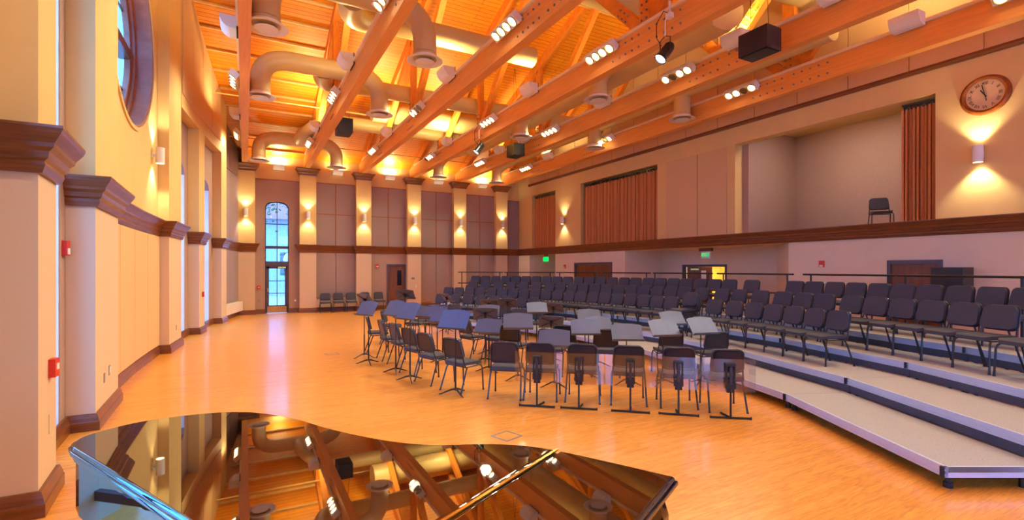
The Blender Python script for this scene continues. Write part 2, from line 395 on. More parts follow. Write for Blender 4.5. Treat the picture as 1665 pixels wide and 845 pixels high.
struct('trim_%d' % tn, MB().sweep(PROF, fr), 'trim'); tn += 1
for k in range(6):
    v = PV[k]
    struct('trim_%d' % tn, MB().sweep(CAP, [(v - PW, UF), (v - PW, UF - .3), (v + PW, UF - .3), (v + PW, UF)]).bb(v - PW, v + PW, UF - .3, UF, 6.02, 6.33), 'trim'); tn += 1
struct('trim_%d' % tn, MB().sweep([(0, 6.27), (.03, 6.27), (.06, 6.33), (.06, 6.38), (0, 6.38)], [(VR, 22.37), (VR, UN)]), 'trim'); tn += 1
bl = [pw(UN), pw(-4), pw(0), pw(4.4), pw(4.4, .62), pw(5.05, .62), pw(5.05, 0), pw(5.65, 0), pw(5.65, .27), pw(7.46, .27), pw(7.46, 0), pw(8.9, 0), pw(8.9), pw(11.2), pw(13.43), pw(13.43, 0), pw(14.77, 0),
      pw(14.77, .27), pw(16.95, .27), pw(16.95, 0), pw(17.65, 0), pw(17.65, .27), pw(19.92, .27), pw(19.92, 0), pw(20.64, 0), pw(20.64), pw(22),
      (wallV(UF - .3), UF - .3), (PV[0] + PW, UF - .3), (PV[0] + PW, UF - .03), (.76, UF - .03)]
struct('baseboard_left', MB().sweep(BASE, bl), 'trim')
bf = [(1.70, UF - .03), (e1, UF - .03), (e1, UF - .3), (PV[1] + PW, UF - .3), (PV[1] + PW, UF - .03), (PV[2] - PW, UF - .03), (PV[2] - PW, UF - .3), (PV[2] + PW, UF - .3), (PV[2] + PW, UF - .03), (5.95, UF - .03)]
struct('baseboard_far', MB().sweep(BASE, bf), 'trim')
bf = [(PV[3] - PW, UF - .3)]
for k in (3, 4, 5):
    if k > 3: bf.append((PV[k] - PW, UF - .3))
    bf += [(PV[k] + PW, UF - .3), (PV[k] + PW, UF - .03)]
    if k < 5: bf.append((PV[k + 1] - PW, UF - .03))
bf += [(VR, UF - .03)]
struct('baseboard_far', MB().sweep(BASE, bf), 'trim')

# ---- acoustic panels of the far wall, left wall and right wall
pn = 1
def panels(b, lab, m='fabric'):
    global pn
    o = obj('acoustic_panel', b, m); tag(o, lab, 'wall panel', 'fabric acoustic panels on the walls'); return o
bays = ['between the first and second lit pillars right of the glass door', 'above the wooden door, upper tiers', 'right of the wooden door', 'between the two rightmost lit pillars']
for i, k in enumerate((1, 2, 3, 4)):
    v0, v1 = PV[k] + PW, PV[k + 1] - PW; vm = (v0 + v1) / 2; side = ['far wall bay just right of the glass door', 'far wall bay over the wooden door', 'far wall bay right of the wooden door', 'last wide far wall bay'][i]
    for a, c, nm in ((v0 + .01, vm - .015, 'left'), (vm + .015, v1 - .01, 'right')):
        for z0, z1, t in ((2.99, 4.37, 'lower'), (4.40, 5.76, 'upper')):
            panels(MB().bb(a, c, UF - .06, UF - .002, z0, z1), '%s %s mauve fabric panel in the %s' % (t, nm, side))
        if k != 2: panels(MB().bb(a, c, UF - .06, UF - .002, .62 if k == 1 else .3, 2.64), '%s tall mauve panel under the trim, %s' % (nm, side))
    s = MB(); s.bb(vm - .018, vm + .018, UF - .075, UF, 2.98, 5.78); s.bb(v0, v1, UF - .075, UF, 4.365, 4.405); s.bb(v0, v1, UF - .075, UF, 5.76, 5.80)
    if k != 2: s.bb(v0, v0 + .02, UF - .07, UF, .3, 2.64)
    struct('trim_%d' % tn, s, 'strip'); tn += 1
v0 = PV[5] + PW
panels(MB().bb(v0 + .01, VR - .01, UF - .06, UF - .002, 2.99, 5.6), 'narrow mauve panel in the far right corner above the trim')
panels(MB().bb(v0 + .01, VR - .01, UF - .06, UF - .002, .3, 2.64), 'narrow mauve panel in the far right corner below the trim')
struct('trim_%d' % tn, MB().bb(v0, VR, UF - .075, UF, 5.6, 5.64).bb(e0, e1, UF - .05, UF, 5.74, 5.77), 'strip'); tn += 1
# left wall panels
def lpan(u0, u1, z0, z1, off, th=.04):
    b = MB(); a, c = P(u0, off), P(u1, off)
    if callable(z1): z0_, z1_ = (z0, z0), (z1(u0), z1(u1))
    else: z0_, z1_ = (z0, z0), (z1, z1)
    b.poly([(*a, z0_[0]), (*c, z0_[1]), (*c, z1_[1]), (*a, z1_[0])], (th, 0, 0)); return b
for i in range(4):
    u0 = 8.95 + i * 1.115; panels(lpan(u0, u0 + 1.10, .21, 2.63, .21), '%s tall beige panel below the round window' % ['nearest', 'second nearest', 'third nearest', 'farthest'][i], 'fabric2')
for i in range(4):
    u0 = 14.85 + i * 1.24; panels(lpan(u0, u0 + 1.22, 6.36, lambda u: roofz(u) - .12, -.001, .025), '%s beige panel high on the left wall under the roof slope' % ['nearest', 'second nearest', 'third nearest', 'farthest'][i], 'fabric2')
for i in range(2):
    u0 = 20.7 + i * 1.2; panels(lpan(u0, u0 + 1.18, .62, 2.63, .21), '%s mauve panel below the trim in the far left corner' % ['nearer', 'farther'][i])
    panels(lpan(u0, u0 + 1.18, 2.99, 5.7, .21), '%s tall mauve panel above the trim in the far left corner' % ['nearer', 'farther'][i])
    panels(lpan(u0, u0 + 1.18, 5.74, lambda u: roofz(u) - .12, .21), '%s mauve panel touching the roof in the far left corner' % ['nearer', 'farther'][i])
# right wall
panels(MB().bb(VR - .03, VR, 10.2, 11.30, 2.99, 5.72), 'right one of the pair of beige panels between the balcony openings', 'fabric2')
panels(MB().bb(VR - .03, VR, 11.34, 12.70, 2.99, 5.72), 'left one of the pair of beige panels between the balcony openings', 'fabric2')
us = [4.13 + 1.28 * k for k in range(-8, 15)]
us = [u for u in us if u < 22.3] + [22.35]
n_ = len(us) - 1
vis = [i for i in range(n_) if us[i + 1] > 3.4]
for i in range(n_):
    a, c = us[i] + .012, us[i + 1] - .012
    pts = [(VR - .03, a, 6.39), (VR - .03, c, 6.39), (VR - .03, c, roofz(c) - .05)] + ([(VR - .03, UR, ZR - .05)] if a < UR < c else []) + [(VR - .03, a, roofz(a) - .05)]
    lab = 'tall tan panel above the brown rail on the right wall, %s' % (frompos(vis[-1] - i, len(vis)) if i in vis else 'outside the frame at right')
    if i not in vis: struct('wall_right', MB().poly(pts, (.03, 0, 0)), 'fabric2'); continue
    o = panels(MB().poly(pts, (.03, 0, 0)), lab, 'fabric2')
# radiator covers below far and left wall panels
o = obj('radiator_cover', MB().bb(PV[1] + PW, PV[2] - PW, UF - .22, UF - .03, .2, .56), 'walllow', bevel=.01); tag(o, 'low cream radiator cover behind the row of chairs on the far wall', 'radiator cover')
b = MB(); q = [P(20.66), P(23.1)]; b.poly([(q[0].x, q[0].y, .2), (q[1].x, q[1].y, .2), (q[1].x, q[1].y, .58), (q[0].x, q[0].y, .58)], (.2, 0, 0))
o = obj('radiator_cover', b, 'walllow', bevel=.01); tag(o, 'low cream radiator cover in the far left corner under mauve panels', 'radiator cover')

# ---- windows (left wall)
for i, (o0, o1, u0, u1, zt) in enumerate(WIN + [(o0, o1, 0, 0, 0) for o0, o1 in NEARW]):
    i = i if i < 3 else i + 2
    zs = 6.05 if i == 0 else 4.55
    w = thing('window_%d' % (i + 1), '', 'window'); del w['label']; del w['category']; w['kind'] = 'structure'
    a, c = P(o0, .52), P(o1, .52)
    def q(t, z): r_ = a.lerp(c, t); return (r_.x, r_.y, z)
    fr = MB()
    for t in (0, .5, 1): fr.bar(q(t, .0), q(t, zs + .3 if t == .5 else zs + .01), .06, .06, (1, 0, 0))
    for z in (.2, .95, 1.7, 2.15, 2.85, 3.85, zs - .05): fr.bar(q(0, z), q(1, z), .05, .07)
    fr.tube([q(k / 12, zs + .3 * (1 - (k / 6 - 1) ** 2) ** .5) for k in range(13)], .035, 6)
    obj('window_frame', fr, 'wframe', w)
    g = MB(); g.poly([q(0, 0)] + [q(1, 0)] + [q(k / 12, zs + .3 * (1 - (k / 6 - 1) ** 2) ** .5) for k in range(12, -1, -1)], (-.01, 0, 0))
    obj('pane', g, 'pane', w)
    # white plaster jamb lining of the opening
    jb = MB(); A, Cc = P(o0, .28), P(o1, .28)
    jb.poly([(Cc.x, Cc.y, 0), (Cc.x, Cc.y - .015, 0), (Cc.x, Cc.y - .015, zs + .01), (Cc.x, Cc.y, zs + .01)], (-.28, 0, 0))
    jb.poly([(A.x, A.y, 0), (A.x, A.y + .015, 0), (A.x, A.y + .015, zs + .01), (A.x, A.y, zs + .01)], (-.28, 0, 0))
    obj('window_jamb', jb, 'jamb', w)
# round window
w = thing('window_4', '', 'window'); del w['label']; del w['category']; w['kind'] = 'structure'
cv = wallV(RC)
Mx = Matrix.Rotation(R(90), 3, 'Y')
b = MB()
def ring_(b, r0, r1, x0, x1, n=56):
    vs = []
    for k in range(n):
        a_ = 2 * pi * k / n
        vs.append([b.b.verts.new((wallV(RC + r * cos(a_)) + x, RC + r * cos(a_), RZc + r * sin(a_))) for r, x in ((r0, x0), (r1, x0), (r1, x1), (r0, x1))])
    for k in range(n):
        A_, B_ = vs[k], vs[(k + 1) % n]
        for j in range(4): b.b.faces.new((A_[j], A_[(j + 1) % 4], B_[(j + 1) % 4], B_[j]))
    return b
obj('window_frame', ring_(ring_(ring_(MB(), 1.76, 1.82, -.42, .0), 1.66, 1.76, -.42, -.28), 1.56, 1.66, -.44, -.34), 'reveal', w)
obj('window_casing', ring_(MB(), 1.80, 1.87, -.02, .03), 'wall', w)
b = MB(); xx = cv - .38
b.bar((xx, RC - 1.6, RZc), (xx, RC + 1.6, RZc), .2, .2); b.bar((xx, RC, RZc - 1.6), (xx, RC, RZc + 1.6), .14, .12, (1, 0, 0))
for t in (-.8, .8):
    h_ = (1.6 ** 2 - t * t) ** .5
    b.bar((xx, RC - h_, RZc + t), (xx, RC + h_, RZc + t), .03, .04); b.bar((xx, RC + t, RZc - h_), (xx, RC + t, RZc + h_), .03, .03, (1, 0, 0))
obj('window_mullion', b, 'trim', w)
obj('pane', MB().lathe([(1.6, 0), (1.6, .01)], 48, (xx, RC, RZc), Mx), 'pane', w)

# glass entrance door with arched window above (far wall)
def plane_parts(w, name='window_5'): pass
w = thing('window_5', '', 'window'); del w['label']; del w['category']; w['kind'] = 'structure'
y0 = UF + .04
b = MB(); b.bb(.76, .80, y0, y0 + .08, 2.18, 4.62); b.bb(1.66, 1.70, y0, y0 + .08, 2.18, 4.62); b.bb(1.215, 1.245, y0 + .01, y0 + .07, 2.18, 4.83)
for z, h_ in ((2.2, .04), (2.85, .06), (3.86, .02), (4.58, 0)):
    if h_: b.bb(.76, 1.70, y0, y0 + .08, z - h_, z + h_)
b.tube([(.78 + .90 * i / 12, y0 + .04, 4.58 + .235 * (1 - (i / 6 - 1) ** 2) ** .5) for i in range(13)], .03, 6)
obj('window_frame', b, 'wframe', w)
obj('pane', MB().poly([(.78, y0 + .03, 2.2), (1.68, y0 + .03, 2.2)] + [(.78 + .90 * i / 12, y0 + .03, 4.6 + .22 * (1 - (i / 6 - 1) ** 2) ** .5) for i in range(12, -1, -1)], (0, .01, 0)), 'pane', w)
w = thing('door_1', '', 'door'); del w['label']; del w['category']; w['kind'] = 'structure'
b = MB(); b.bb(.76, .82, UF, UF + .14, 0, 2.03); b.bb(1.64, 1.70, UF, UF + .14, 0, 2.03); b.bb(.76, 1.70, UF, UF + .14, 2.03, 2.2)
obj('door_frame', b, 'wframe', w)
b = MB(); b.bb(.82, .92, y0, y0 + .06, .02, 2.03); b.bb(1.54, 1.64, y0, y0 + .06, .02, 2.03); b.bb(.82, 1.64, y0, y0 + .06, 1.93, 2.03); b.bb(.82, 1.64, y0, y0 + .06, .02, .34)
b.bb(1.215, 1.245, y0 + .01, y0 + .05, .3, 1.95)
for z in (.86, 1.40): b.bb(.9, 1.56, y0 + .01, y0 + .05, z - .015, z + .015)
obj('door_leaf', b, 'wframe', w); obj('kick_plate', MB().bb(.85, 1.61, y0 - .01, y0, .03, .30), 'ply', w)
obj('pane', MB().bb(.9, 1.56, y0 + .025, y0 + .03, .33, 1.94), 'pane', w)
obj('handle', MB().box((.87, y0 - .03, 1.02), (.03, .06, .16)), 'brass', w); obj('door_closer', MB().box((1.42, y0 - .03, 1.98), (.3, .06, .06)), 'brass', w)

# wooden door on the far wall
w = thing('door_2', '', 'door'); del w['label']; del w['category']; w['kind'] = 'structure'
b = MB(); b.bb(5.98, 6.04, UF - .05, UF + .1, 0, 2.15); b.bb(6.84, 6.90, UF - .05, UF + .1, 0, 2.15); b.bb(6.04, 6.84, UF - .05, UF + .1, 2.08, 2.15)
obj('door_frame', b, 'dframe', w)
obj('door_leaf', MB().bb(6.04, 6.84, UF, UF + .05, 0, 2.08), 'door', w)
obj('door_panel', MB().bb(6.13, 6.38, UF - .012, UF + .01, 1.05, 1.95), 'door', w, bevel=.006); obj('door_panel', MB().bb(6.13, 6.75, UF - .012, UF + .01, .15, .88), 'door', w, bevel=.006)
obj('pane', MB().bb(6.50, 6.70, UF - .01, UF + .005, 1.12, 1.85), 'mirror', w, label='narrow dark vision panel')
obj('handle', MB().tube([(6.76, UF - .06, 1.0), (6.66, UF - .06, 1.0)], .012).tube([(6.76, UF, 1.0), (6.76, UF - .06, 1.0)], .012), 'brass', w)

# doors of the right wall
def dbl(name, u0, u1, ztop, v, ang=0):
    w = thing(name, '', 'door'); del w['label']; del w['category']; w['kind'] = 'structure'
    b = MB(); b.bb(v - .03, v + .15, u0, u0 + .07, 0, ztop); b.bb(v - .03, v + .15, u1 - .07, u1, 0, ztop); b.bb(v - .03, v + .15, u0 + .07, u1 - .07, ztop - .09, ztop)
    obj('door_frame', b, 'dframe', w); return w
w = dbl('door_3', 15.65, 18.27, 2.2, VR)
for k, (a, c) in enumerate(((15.73, 16.95), (16.97, 18.19))):
    d = obj('door_leaf', MB().bb(VR + .02, VR + .07, a, c, 0, 2.1), 'door', w)
    obj('door_panel', MB().bb(VR + .005, VR + .03, a + .2, c - .2, 1.1, 1.9), 'door', d, bevel=.006); obj('door_panel', MB().bb(VR + .005, VR + .03, a + .2, c - .2, .2, .95), 'door', d, bevel=.006)
w = dbl('door_4', 4.81, 5.85, 2.11, VR)
d = obj('door_leaf', MB().bb(VR + .02, VR + .07, 4.88, 5.78, 0, 2.02), 'door', w)
obj('door_panel', MB().bb(VR + .0, VR + .03, 5.03, 5.62, 1.05, 1.82), 'door', d, bevel=.012); obj('door_panel', MB().bb(VR + .0, VR + .03, 5.03, 5.62, .2, .92), 'door', d, bevel=.012)
w = dbl('door_5', 11.75, 13.78, 2.08, 15.25)
def swung(u, s, ang):
    m_ = Matrix.Rotation(ang, 3, 'Z'); c_ = Vector((15.38, u, 0)) + m_ @ Vector((0, s * .47, 0))
    d = obj('door_leaf', MB().box((c_.x, c_.y, 1.0), (.05, .92, 1.98), m_), 'door', w, label='open walnut leaf with a glazed vision panel')
    c2 = Vector((15.38, u, 0)) + m_ @ Vector((-.03, s * .62, 0)); obj('pane', MB().box((c2.x, c2.y, 1.5), (.01, .18, .7), m_), 'white', d)
    c3 = Vector((15.38, u, 0)) + m_ @ Vector((-.05, s * .3, 0)); obj('door_closer', MB().box((c3.x, c3.y, 1.9), (.05, .3, .06), m_), 'brass', d)
swung(13.68, -1, R(35)); swung(11.85, 1, R(-62))

# ------------------------------------------------------------------ roof trusses
BV = [2.405 * k for k in range(6)]
BZ0, BZ1 = 6.33, 6.82
BEAMLAB = ['over the left corner pillar', 'second from left', 'third from left', 'fourth from left', 'fifth from left', 'nearest the right wall']
def rz_(u): return roofz(u) - .02
BOLT = None
for k, v in enumerate(BV):
    t = thing('roof_truss', 'orange timber roof truss spanning the hall, %s' % BEAMLAB[k], 'roof truss', (v, UR, BZ0), group='timber trusses under the roof')
    L = lambda u, z: (0, u - UR, z - BZ0)
    ue = UF + .02; un = 2 * UR - ue
    obj('bottom_chord', MB().bar(L(un, (BZ0 + BZ1) / 2), L(ue, (BZ0 + BZ1) / 2), .21, BZ1 - BZ0), 'beam', t, bevel=.008)
    rd = .32
    for s in (1, -1):
        uu = UR + s * (ue - UR)
        obj('top_chord', MB().bar(L(UR, rz_(UR) - rd / 2), L(uu, rz_(uu) - rd / 2 + .02), .19, rd), 'web', t)
        nodes = [UR + s * (ue - UR) * f_ for f_ in (.25, .5, .75)]
        zb = BZ1
        obj('web_diagonal', MB().bar(L(UR + s * .12, zb), L(nodes[0], rz_(nodes[0]) - rd), .17, .24), 'web', t)
        obj('web_diagonal', MB().bar(L(nodes[0], rz_(nodes[0]) - rd), L(nodes[1] - s * .1, zb), .17, .22), 'web', t)
        obj('web_diagonal', MB().bar(L(nodes[1] + s * .05, rz_(nodes[1]) - rd), L(nodes[2] - s * .1, zb), .17, .2), 'web', t)
        for n_i in (1, 2):
            u_ = nodes[n_i]; obj('web_post', MB().bar(L(u_, zb), L(u_, rz_(u_) - rd + .05), .17, .2, (0, 1, 0)), 'web', t)
    obj('king_post', MB().bar(L(UR, zb), L(UR, rz_(UR) - rd + .05), .19, .3, (0, 1, 0)), 'web', t)
    def bolt(u, z):
        global BOLT
        if k == 0: return
        if BOLT is None:
            BOLT = obj('bolt', MB().lathe([(.022, 0), (.022, .02), (.012, .025)], 8, (0, 0, 0), Matrix.Rotation(R(-90), 3, 'Y')), 'steel', t); o_ = BOLT
        else: o_ = BOLT.copy(); COL.objects.link(o_); o_.parent = t
        o_.location = (-.105, u - UR, z - BZ0)
    for i in range(5):
        for s in (1, -1):
            for z in (BZ0 + .14, BZ1 - .1): bolt(UR + s * (.15 + .2 * i), z)
    for i in range(3):
        for w_ in (-.07, .07): bolt(UR + w_, BZ1 + .15 + i * .16)
    for s in (1, -1):
        nodes = [UR + s * (ue - UR) * f_ for f_ in (.5, .75)]
        for u_ in nodes:
            for i in range(-2, 3):
                for z in (BZ0 + .14, BZ1 - .1): bolt(u_ + .14 * i, z)
            for i in range(3):
                for w_ in (-.05, .05): bolt(u_ + w_, BZ1 + .15 + i * .14)
        d_ = Vector((0, s * 1.0, .98)).normalized(); pp = Vector((0, -s * d_.z, abs(d_.y)))
        for i in range(3):
            for w_ in (-.06, .06):
                p_ = Vector((0, UR + s * .12, BZ1)) + d_ * (.55 + i * .16) + pp * w_; bolt(p_.y, p_.z)
    o = obj('cable_raceway', MB().bb(v - .155, v - .10, un + 1.2, ue - .8, BZ1 + .001, BZ1 + .065), 'raceway'); tag(o, 'pale raceway on top of a timber truss chord, %s' % BEAMLAB[k], 'raceway', 'raceways along the truss chords')
# pale battens on the deck, left bays only
for i in range(26):
    u = 23.0 - .86 * i
    if u < UN + .3: break
    x0 = max(wallV(u), arcV(u)) + .02; x1 = BV[1] - .1
    for a, c in ((x0, BV[0] - .1), (BV[0] + .1, x1)):
        zz = roofz(u) - .035
        struct('trim_%d' % tn, MB().bb(a, c, u - .04, u + .04, zz - .03, zz + .03), 'batten'); tn += 1
# sprinkler pipes
for k, (u, dz) in enumerate(((19.0, .6), (12.4, .55), (21.8, .35))):
    o = obj('sprinkler_pipe', MB().tube([(-1, u, roofz(u) - dz), (VR - .05, u, roofz(u) - dz)], .022, 6), 'batten')
    tag(o, 'thin pale sprinkler pipe crossing under the deck, %s' % ['between the near and far ducts', 'nearest the ridge', 'closest to the far wall'][k], 'pipe', 'sprinkler pipes')

# ------------------------------------------------------------------ ducts
def bend(p0, c, p1, n=8):
    p0, c, p1 = Vector(p0), Vector(c), Vector(p1)
    return [(p0 * (1 - t) ** 2 + c * 2 * t * (1 - t) + p1 * t * t) for t in [i / n for i in range(n + 1)]]
ZD, ZB = 6.52, 7.5
def drop(x, u, dirx, zd, zb):       # a vertical outlet elbowed to a horizontal branch in +x or -x
    pts = [(x, u, zd + .07), (x, u, zd + .3)] + bend((x, u, zd + .3), (x, u, zb), (x + dirx * .75, u, zb))[1:]
    return pts
DL = {(.35, 14.45): 'left end of the big arched duct', (3.47, 14.45): 'right end of the big arched duct', (.48, 21.4): 'nearest the far left corner pillar', (3.36, 21.4): 'before the far wall, second pillar bay',
      (.35, 10.25): 'top left of the photo, largest in view', (3.44, 10.25): 'upper middle left, above the beams', (7.83, 21.4): 'before the far wall, in front of the fourth lit pillar', (10.84, 21.4): 'before the far wall, beside the last lit pillar',
      (8.33, 14.6): 'middle of the ceiling, above the small black speaker', (8.3, 10.38): 'beside the blue-white spotlight', (11.5, 14.6): 'along the right wall, farther of two', (11.6, 10.5): 'along the right wall, nearer of two'}
def duct(name, paths, lab, r=.24):
    t = thing('air_duct', lab, 'air duct', (0, 0, 0), group='beige air ducts in the roof')
    for pts, rr_, part in paths: obj(part, MB().tube(pts, rr_, 20), 'duct', t, smooth=True)
    return t
def diffuser(x, u):
    t = thing('air_diffuser', 'round white ceiling air diffuser, ' + DL[(x, u)], 'air diffuser', (x, u, (ZD if u < 20 else 6.22) - .05), group='round air diffusers')
    obj('collar', MB().lathe([(.24, .12), (.26, .1), (.26, .0), (.24, .0)], 28), 'duct', t, smooth=True)
    obj('flange', MB().lathe([(.25, .05), (.255, .0), (.29, -.028), (.37, -.045), (.387, -.042), (.387, -.036), (.36, -.03), (.27, .0), (.262, .05)], 36, cap=False), 'diff', t, smooth=True)
    obj('deflector', MB().lathe([(.0, -.075), (.18, -.075), (.205, -.068), (.205, -.06), (.0, -.05)], 32), 'diff', t, smooth=True)
    obj('throat', MB().lathe([(.225, .06), (.225, .05)], 24), 'dark', t)
for u in (10.25, 14.45, 21.4):
    x0, x1, zd, zb = {10.25: (.35, 3.44, ZD, ZB), 14.45: (.35, 3.47, ZD, ZB), 21.4: (.48, 3.36, 6.22, 7.08)}[u]
    p = drop(x0, u, 1, zd, zb) + [(1.9, u, zb)] + drop(x1, u, -1, zd, zb)[::-1]
    uf, zf = {10.25: (11.6, 7.75), 14.45: (16.0, 7.72), 21.4: (19.6, 7.55)}[u]
    fd = [(1.95, u + (.2 if uf > u else -.2), zb)] + bend((1.95, u + (.2 if uf > u else -.2), zb), (1.95, uf, zb), (2.9, uf, zf))[1:] + [({10.25: 7.0, 14.45: 12.2, 21.4: 8.0}[u], uf, zf)]
    duct('d', [(p, .25, 'branch_pipe'), (fd, .26, 'feeder_pipe')], {10.25: 'arched beige duct at the top left with outlets at both ends', 14.45: 'large arched beige duct, pale blue at its left elbow, left ceiling', 21.4: 'beige duct with a hooked riser near the far left corner'}[u])
    diffuser(x0, u); diffuser(x1, u)
# right-hand ducts: long trunks running with the beams
t = duct('d', [([(8.9, 6.9, 7.35), (8.95, 7.0, 7.35), (8.95, 20.0, 7.35)], .4, 'trunk'),
     ([(8.3, 10.38, ZD + .07), (8.3, 10.38, ZD + .3)] + bend((8.3, 10.38, ZD + .3), (8.3, 10.38, 7.2), (8.8, 10.38, 7.35))[1:], .24, 'outlet'),
     ([(8.33, 14.6, ZD + .07), (8.33, 14.6, ZD + .3)] + bend((8.33, 14.6, ZD + .3), (8.33, 14.6, 7.2), (8.8, 14.6, 7.35))[1:], .24, 'outlet'),
     ([(7.83, 21.4, 6.29), (7.83, 21.4, 6.5)] + bend((7.83, 21.4, 6.5), (7.83, 21.4, 7.08), (8.4, 20.6, 7.2))[1:] + [(8.9, 19.9, 7.35)], .24, 'outlet')],
     'thick beige duct trunk running beside the fourth truss, behind the spotlight')
t = duct('d', [([(11.62, 6.2, 7.3), (11.62, 20.2, 7.3)], .25, 'trunk'),
     ([(11.6, 10.5, ZD + .07), (11.6, 10.5, 7.25)], .24, 'outlet'), ([(11.5, 14.6, ZD + .07), (11.55, 14.6, 7.25)], .24, 'outlet'),
     (bend((11.62, 20.1, 7.3), (11.3, 21.3, 7.2), (10.84, 21.4, 6.7)) + [(10.84, 21.4, 6.29)], .24, 'outlet')],
     'slim beige duct running along the right wall between the last two trusses')
for x, u in ((7.83, 21.4), (10.84, 21.4), (8.33, 14.6), (8.3, 10.38), (11.5, 14.6), (11.6, 10.5)): diffuser(x, u)
duct('d', [([(4.2, 18.6, 7.9), (9.2, 18.6, 7.9)], .44, 'trunk')], 'short fat beige duct crossing behind the third and fourth trusses')
duct('d', [([(2.6, 9.5, 8.75), (9.0, 9.5, 8.75)], .42, 'trunk')], 'beige duct trunk crossing near the ridge, top centre of the photo')
duct('d', [([(9.2, 7.1, 8.9), (12.9, 7.1, 8.9)], .52, 'trunk')], 'fat ribbed beige duct at the top right above the black speaker')

# ------------------------------------------------------------------ fixtures with light
def lamp(name, kind, loc, energy, color, parent, size=.1, spot=None, blend=.5, rot=None, shape=None, sy=None):
    l = bpy.data.lights.new(name, kind); l.energy = energy * LAMP; l.color = color
    if kind == 'SPOT': l.spot_size = spot; l.spot_blend = blend; l.shadow_soft_size = size
    if kind == 'AREA':
        l.size = size
        if sy: l.shape = 'RECTANGLE'; l.size_y = sy
    if kind == 'POINT': l.shadow_soft_size = size
    o = bpy.data.objects.new(name, l); COL.objects.link(o); o.location = loc; o.parent = parent
    if rot: o.rotation_euler = rot
    return o
WARM = (1, .92, .58); UPC = (1, .82, .36)
LU = [20.2, 14.4, 8.65, 3.1, -2.9]
rowname = ['farthest', 'middle', 'near', 'nearest visible', 'behind the camera']
spotn = 0
for k, v in enumerate(BV):
    for j, u in enumerate(LU):
        off = {(4, 2): [2], (5, 2): [1], (5, 1): [1], (3, 0): [3], (2, 1): [0, 1]}.get((k, j), [])
        rl = ['over the left corner pillar, end-on', 'second from left', 'third from left', 'fourth from left', 'fifth from left', 'by the right wall'][k]
        t = thing('light_fixture', 'white four-lamp box on roof beam %s, %s position' % (rl, rowname[j]), 'ceiling light', (v - .25, u, 6.72), group='four-lamp fixtures on the beams')
        t.rotation_euler = (0, R(38), 0)
        obj('housing', MB().bb(-.12, .11, -.48, .48, -.03, .11), 'white', t, bevel=.008)
        for i in range(4):
            y = -.345 + .23 * i
            obj('lamp_rim', MB().lathe([(.098, -.03), (.105, -.045), (.092, -.05), (.085, -.03)], 20, (0, y, 0), cap=False), 'brass', t, smooth=True)
            obj('lamp_bulb', MB().lathe([(0, -.040), (.05, -.045), (.086, -.034), (.09, -.02)], 20, (0, y, 0)), 'lampoff' if i in off else 'lamp', t, smooth=True)
        lamp('lamp_light', 'SPOT', (0, 0, -.08), (215 if j < 4 else 150) * (.25 if k == 0 else .5 if k == 1 and j == 3 else 1.15 if k > 3 else 1), WARM, t, size=.16, spot=R(125), blend=.7)
# quarter-round uplights
def uplight(loc, rz, lab, en=60, s=1.):
    t = thing('uplight', lab, 'uplight', loc, rz, 'quarter-round white uplights')
    n = 8; pts = [(-.02 * s, y, .14 * s) for y in (0,)]
    pr = [(0, .15 * s), (-.30 * s, .15 * s)] + [(-.30 * s + .22 * s * (1 - cos(a)), .15 * s - .25 * s * sin(a)) for a in [pi / 2 * i / n for i in range(1, n + 1)]] + [(0, -.10 * s)]
    b = MB(); b.poly([(x, -.26 * s, z) for x, z in pr], (0, .52 * s, 0)); obj('shade', b, 'white', t)
    obj('back_plate', MB().bb(0, .03, -.24 * s, .24 * s, -.09 * s, .17 * s), 'dark', t)
    if en: lamp('uplight_light', 'AREA', (-.15 * s, 0, .17 * s), en * .7, UPC, t, size=.2, sy=.4, rot=(pi, 0, 0))
    return t
UP = {0: [11.6, 18.0], 1: [12.2, 18.3], 2: [11.8, 17.8], 3: [11.7], 4: [16.2, 18.2, 11.5, 7.0, 4.95], 5: [18.2, 4.85, 10.9 + 100]}
UP[3].append(18.0)
for k, us_ in UP.items():
    us_ = [u for u in us_ if u < 50] + [-.8]
    us_.sort(reverse=True)
    for i, u in enumerate(us_):
        rl = ['at the left corner pillar', 'second from left', 'third from left', 'fourth from left', 'fifth from left', 'by the right wall'][k]
        uplight((v_ := BV[k] - .15, u, 6.86), 0, 'white uplight on the roof beam %s, %s' % (rl, (ORD[i] + ' from the far wall')), 85 if k else 30)
for k, v in enumerate((1.29, 3.72, 6.11, 8.57, 11.01)):
    uplight((v, UF - .02, 6.28), R(90), 'small white uplight high on the far wall, %s' % frompos(k, 5), 60 if k in (0, 2, 4) else 35, .85)
# sconces
def sconce(loc, rz, lab, en=34):
    t = thing('wall_sconce', lab, 'wall light', loc, rz, 'cylinder wall sconces')
    obj('back_plate', MB().bb(-.05, .05, -.02, 0, -.06, .06).bb(-.02, .02, -.06, 0, -.02, .02), 'white', t)
    obj('cylinder_shade', MB().lathe([(.075, -.17), (.085, -.17), (.085, .17), (.075, .17), (.075, -.17)], 24, (0, -.14, 0), cap=False), 'white', t, smooth=True)
    obj('lamp_bulb', MB().lathe([(.0, -.12), (.07, -.12), (.07, -.11)], 16, (0, -.14, 0)).lathe([(.0, .12), (.07, .12), (.07, .11)], 16, (0, -.14, 0)), 'lamp', t)
    lamp('sconce_light', 'SPOT', (0, -.14, .18), en, WARM, t, size=.05, spot=R(100), blend=.6, rot=(pi, 0, 0))
    lamp('sconce_light', 'SPOT', (0, -.14, -.18), en, WARM, t, size=.05, spot=R(100), blend=.6)
for k in range(6):
    sconce((PV[k], UF - .3, 4.27), 0, 'white cylinder sconce on the far wall pillar, %s' % frompos(k, 6))
sconce((VR, 19.07, 4.2), R(-90), 'white cylinder sconce on the right wall between the two closed curtains')
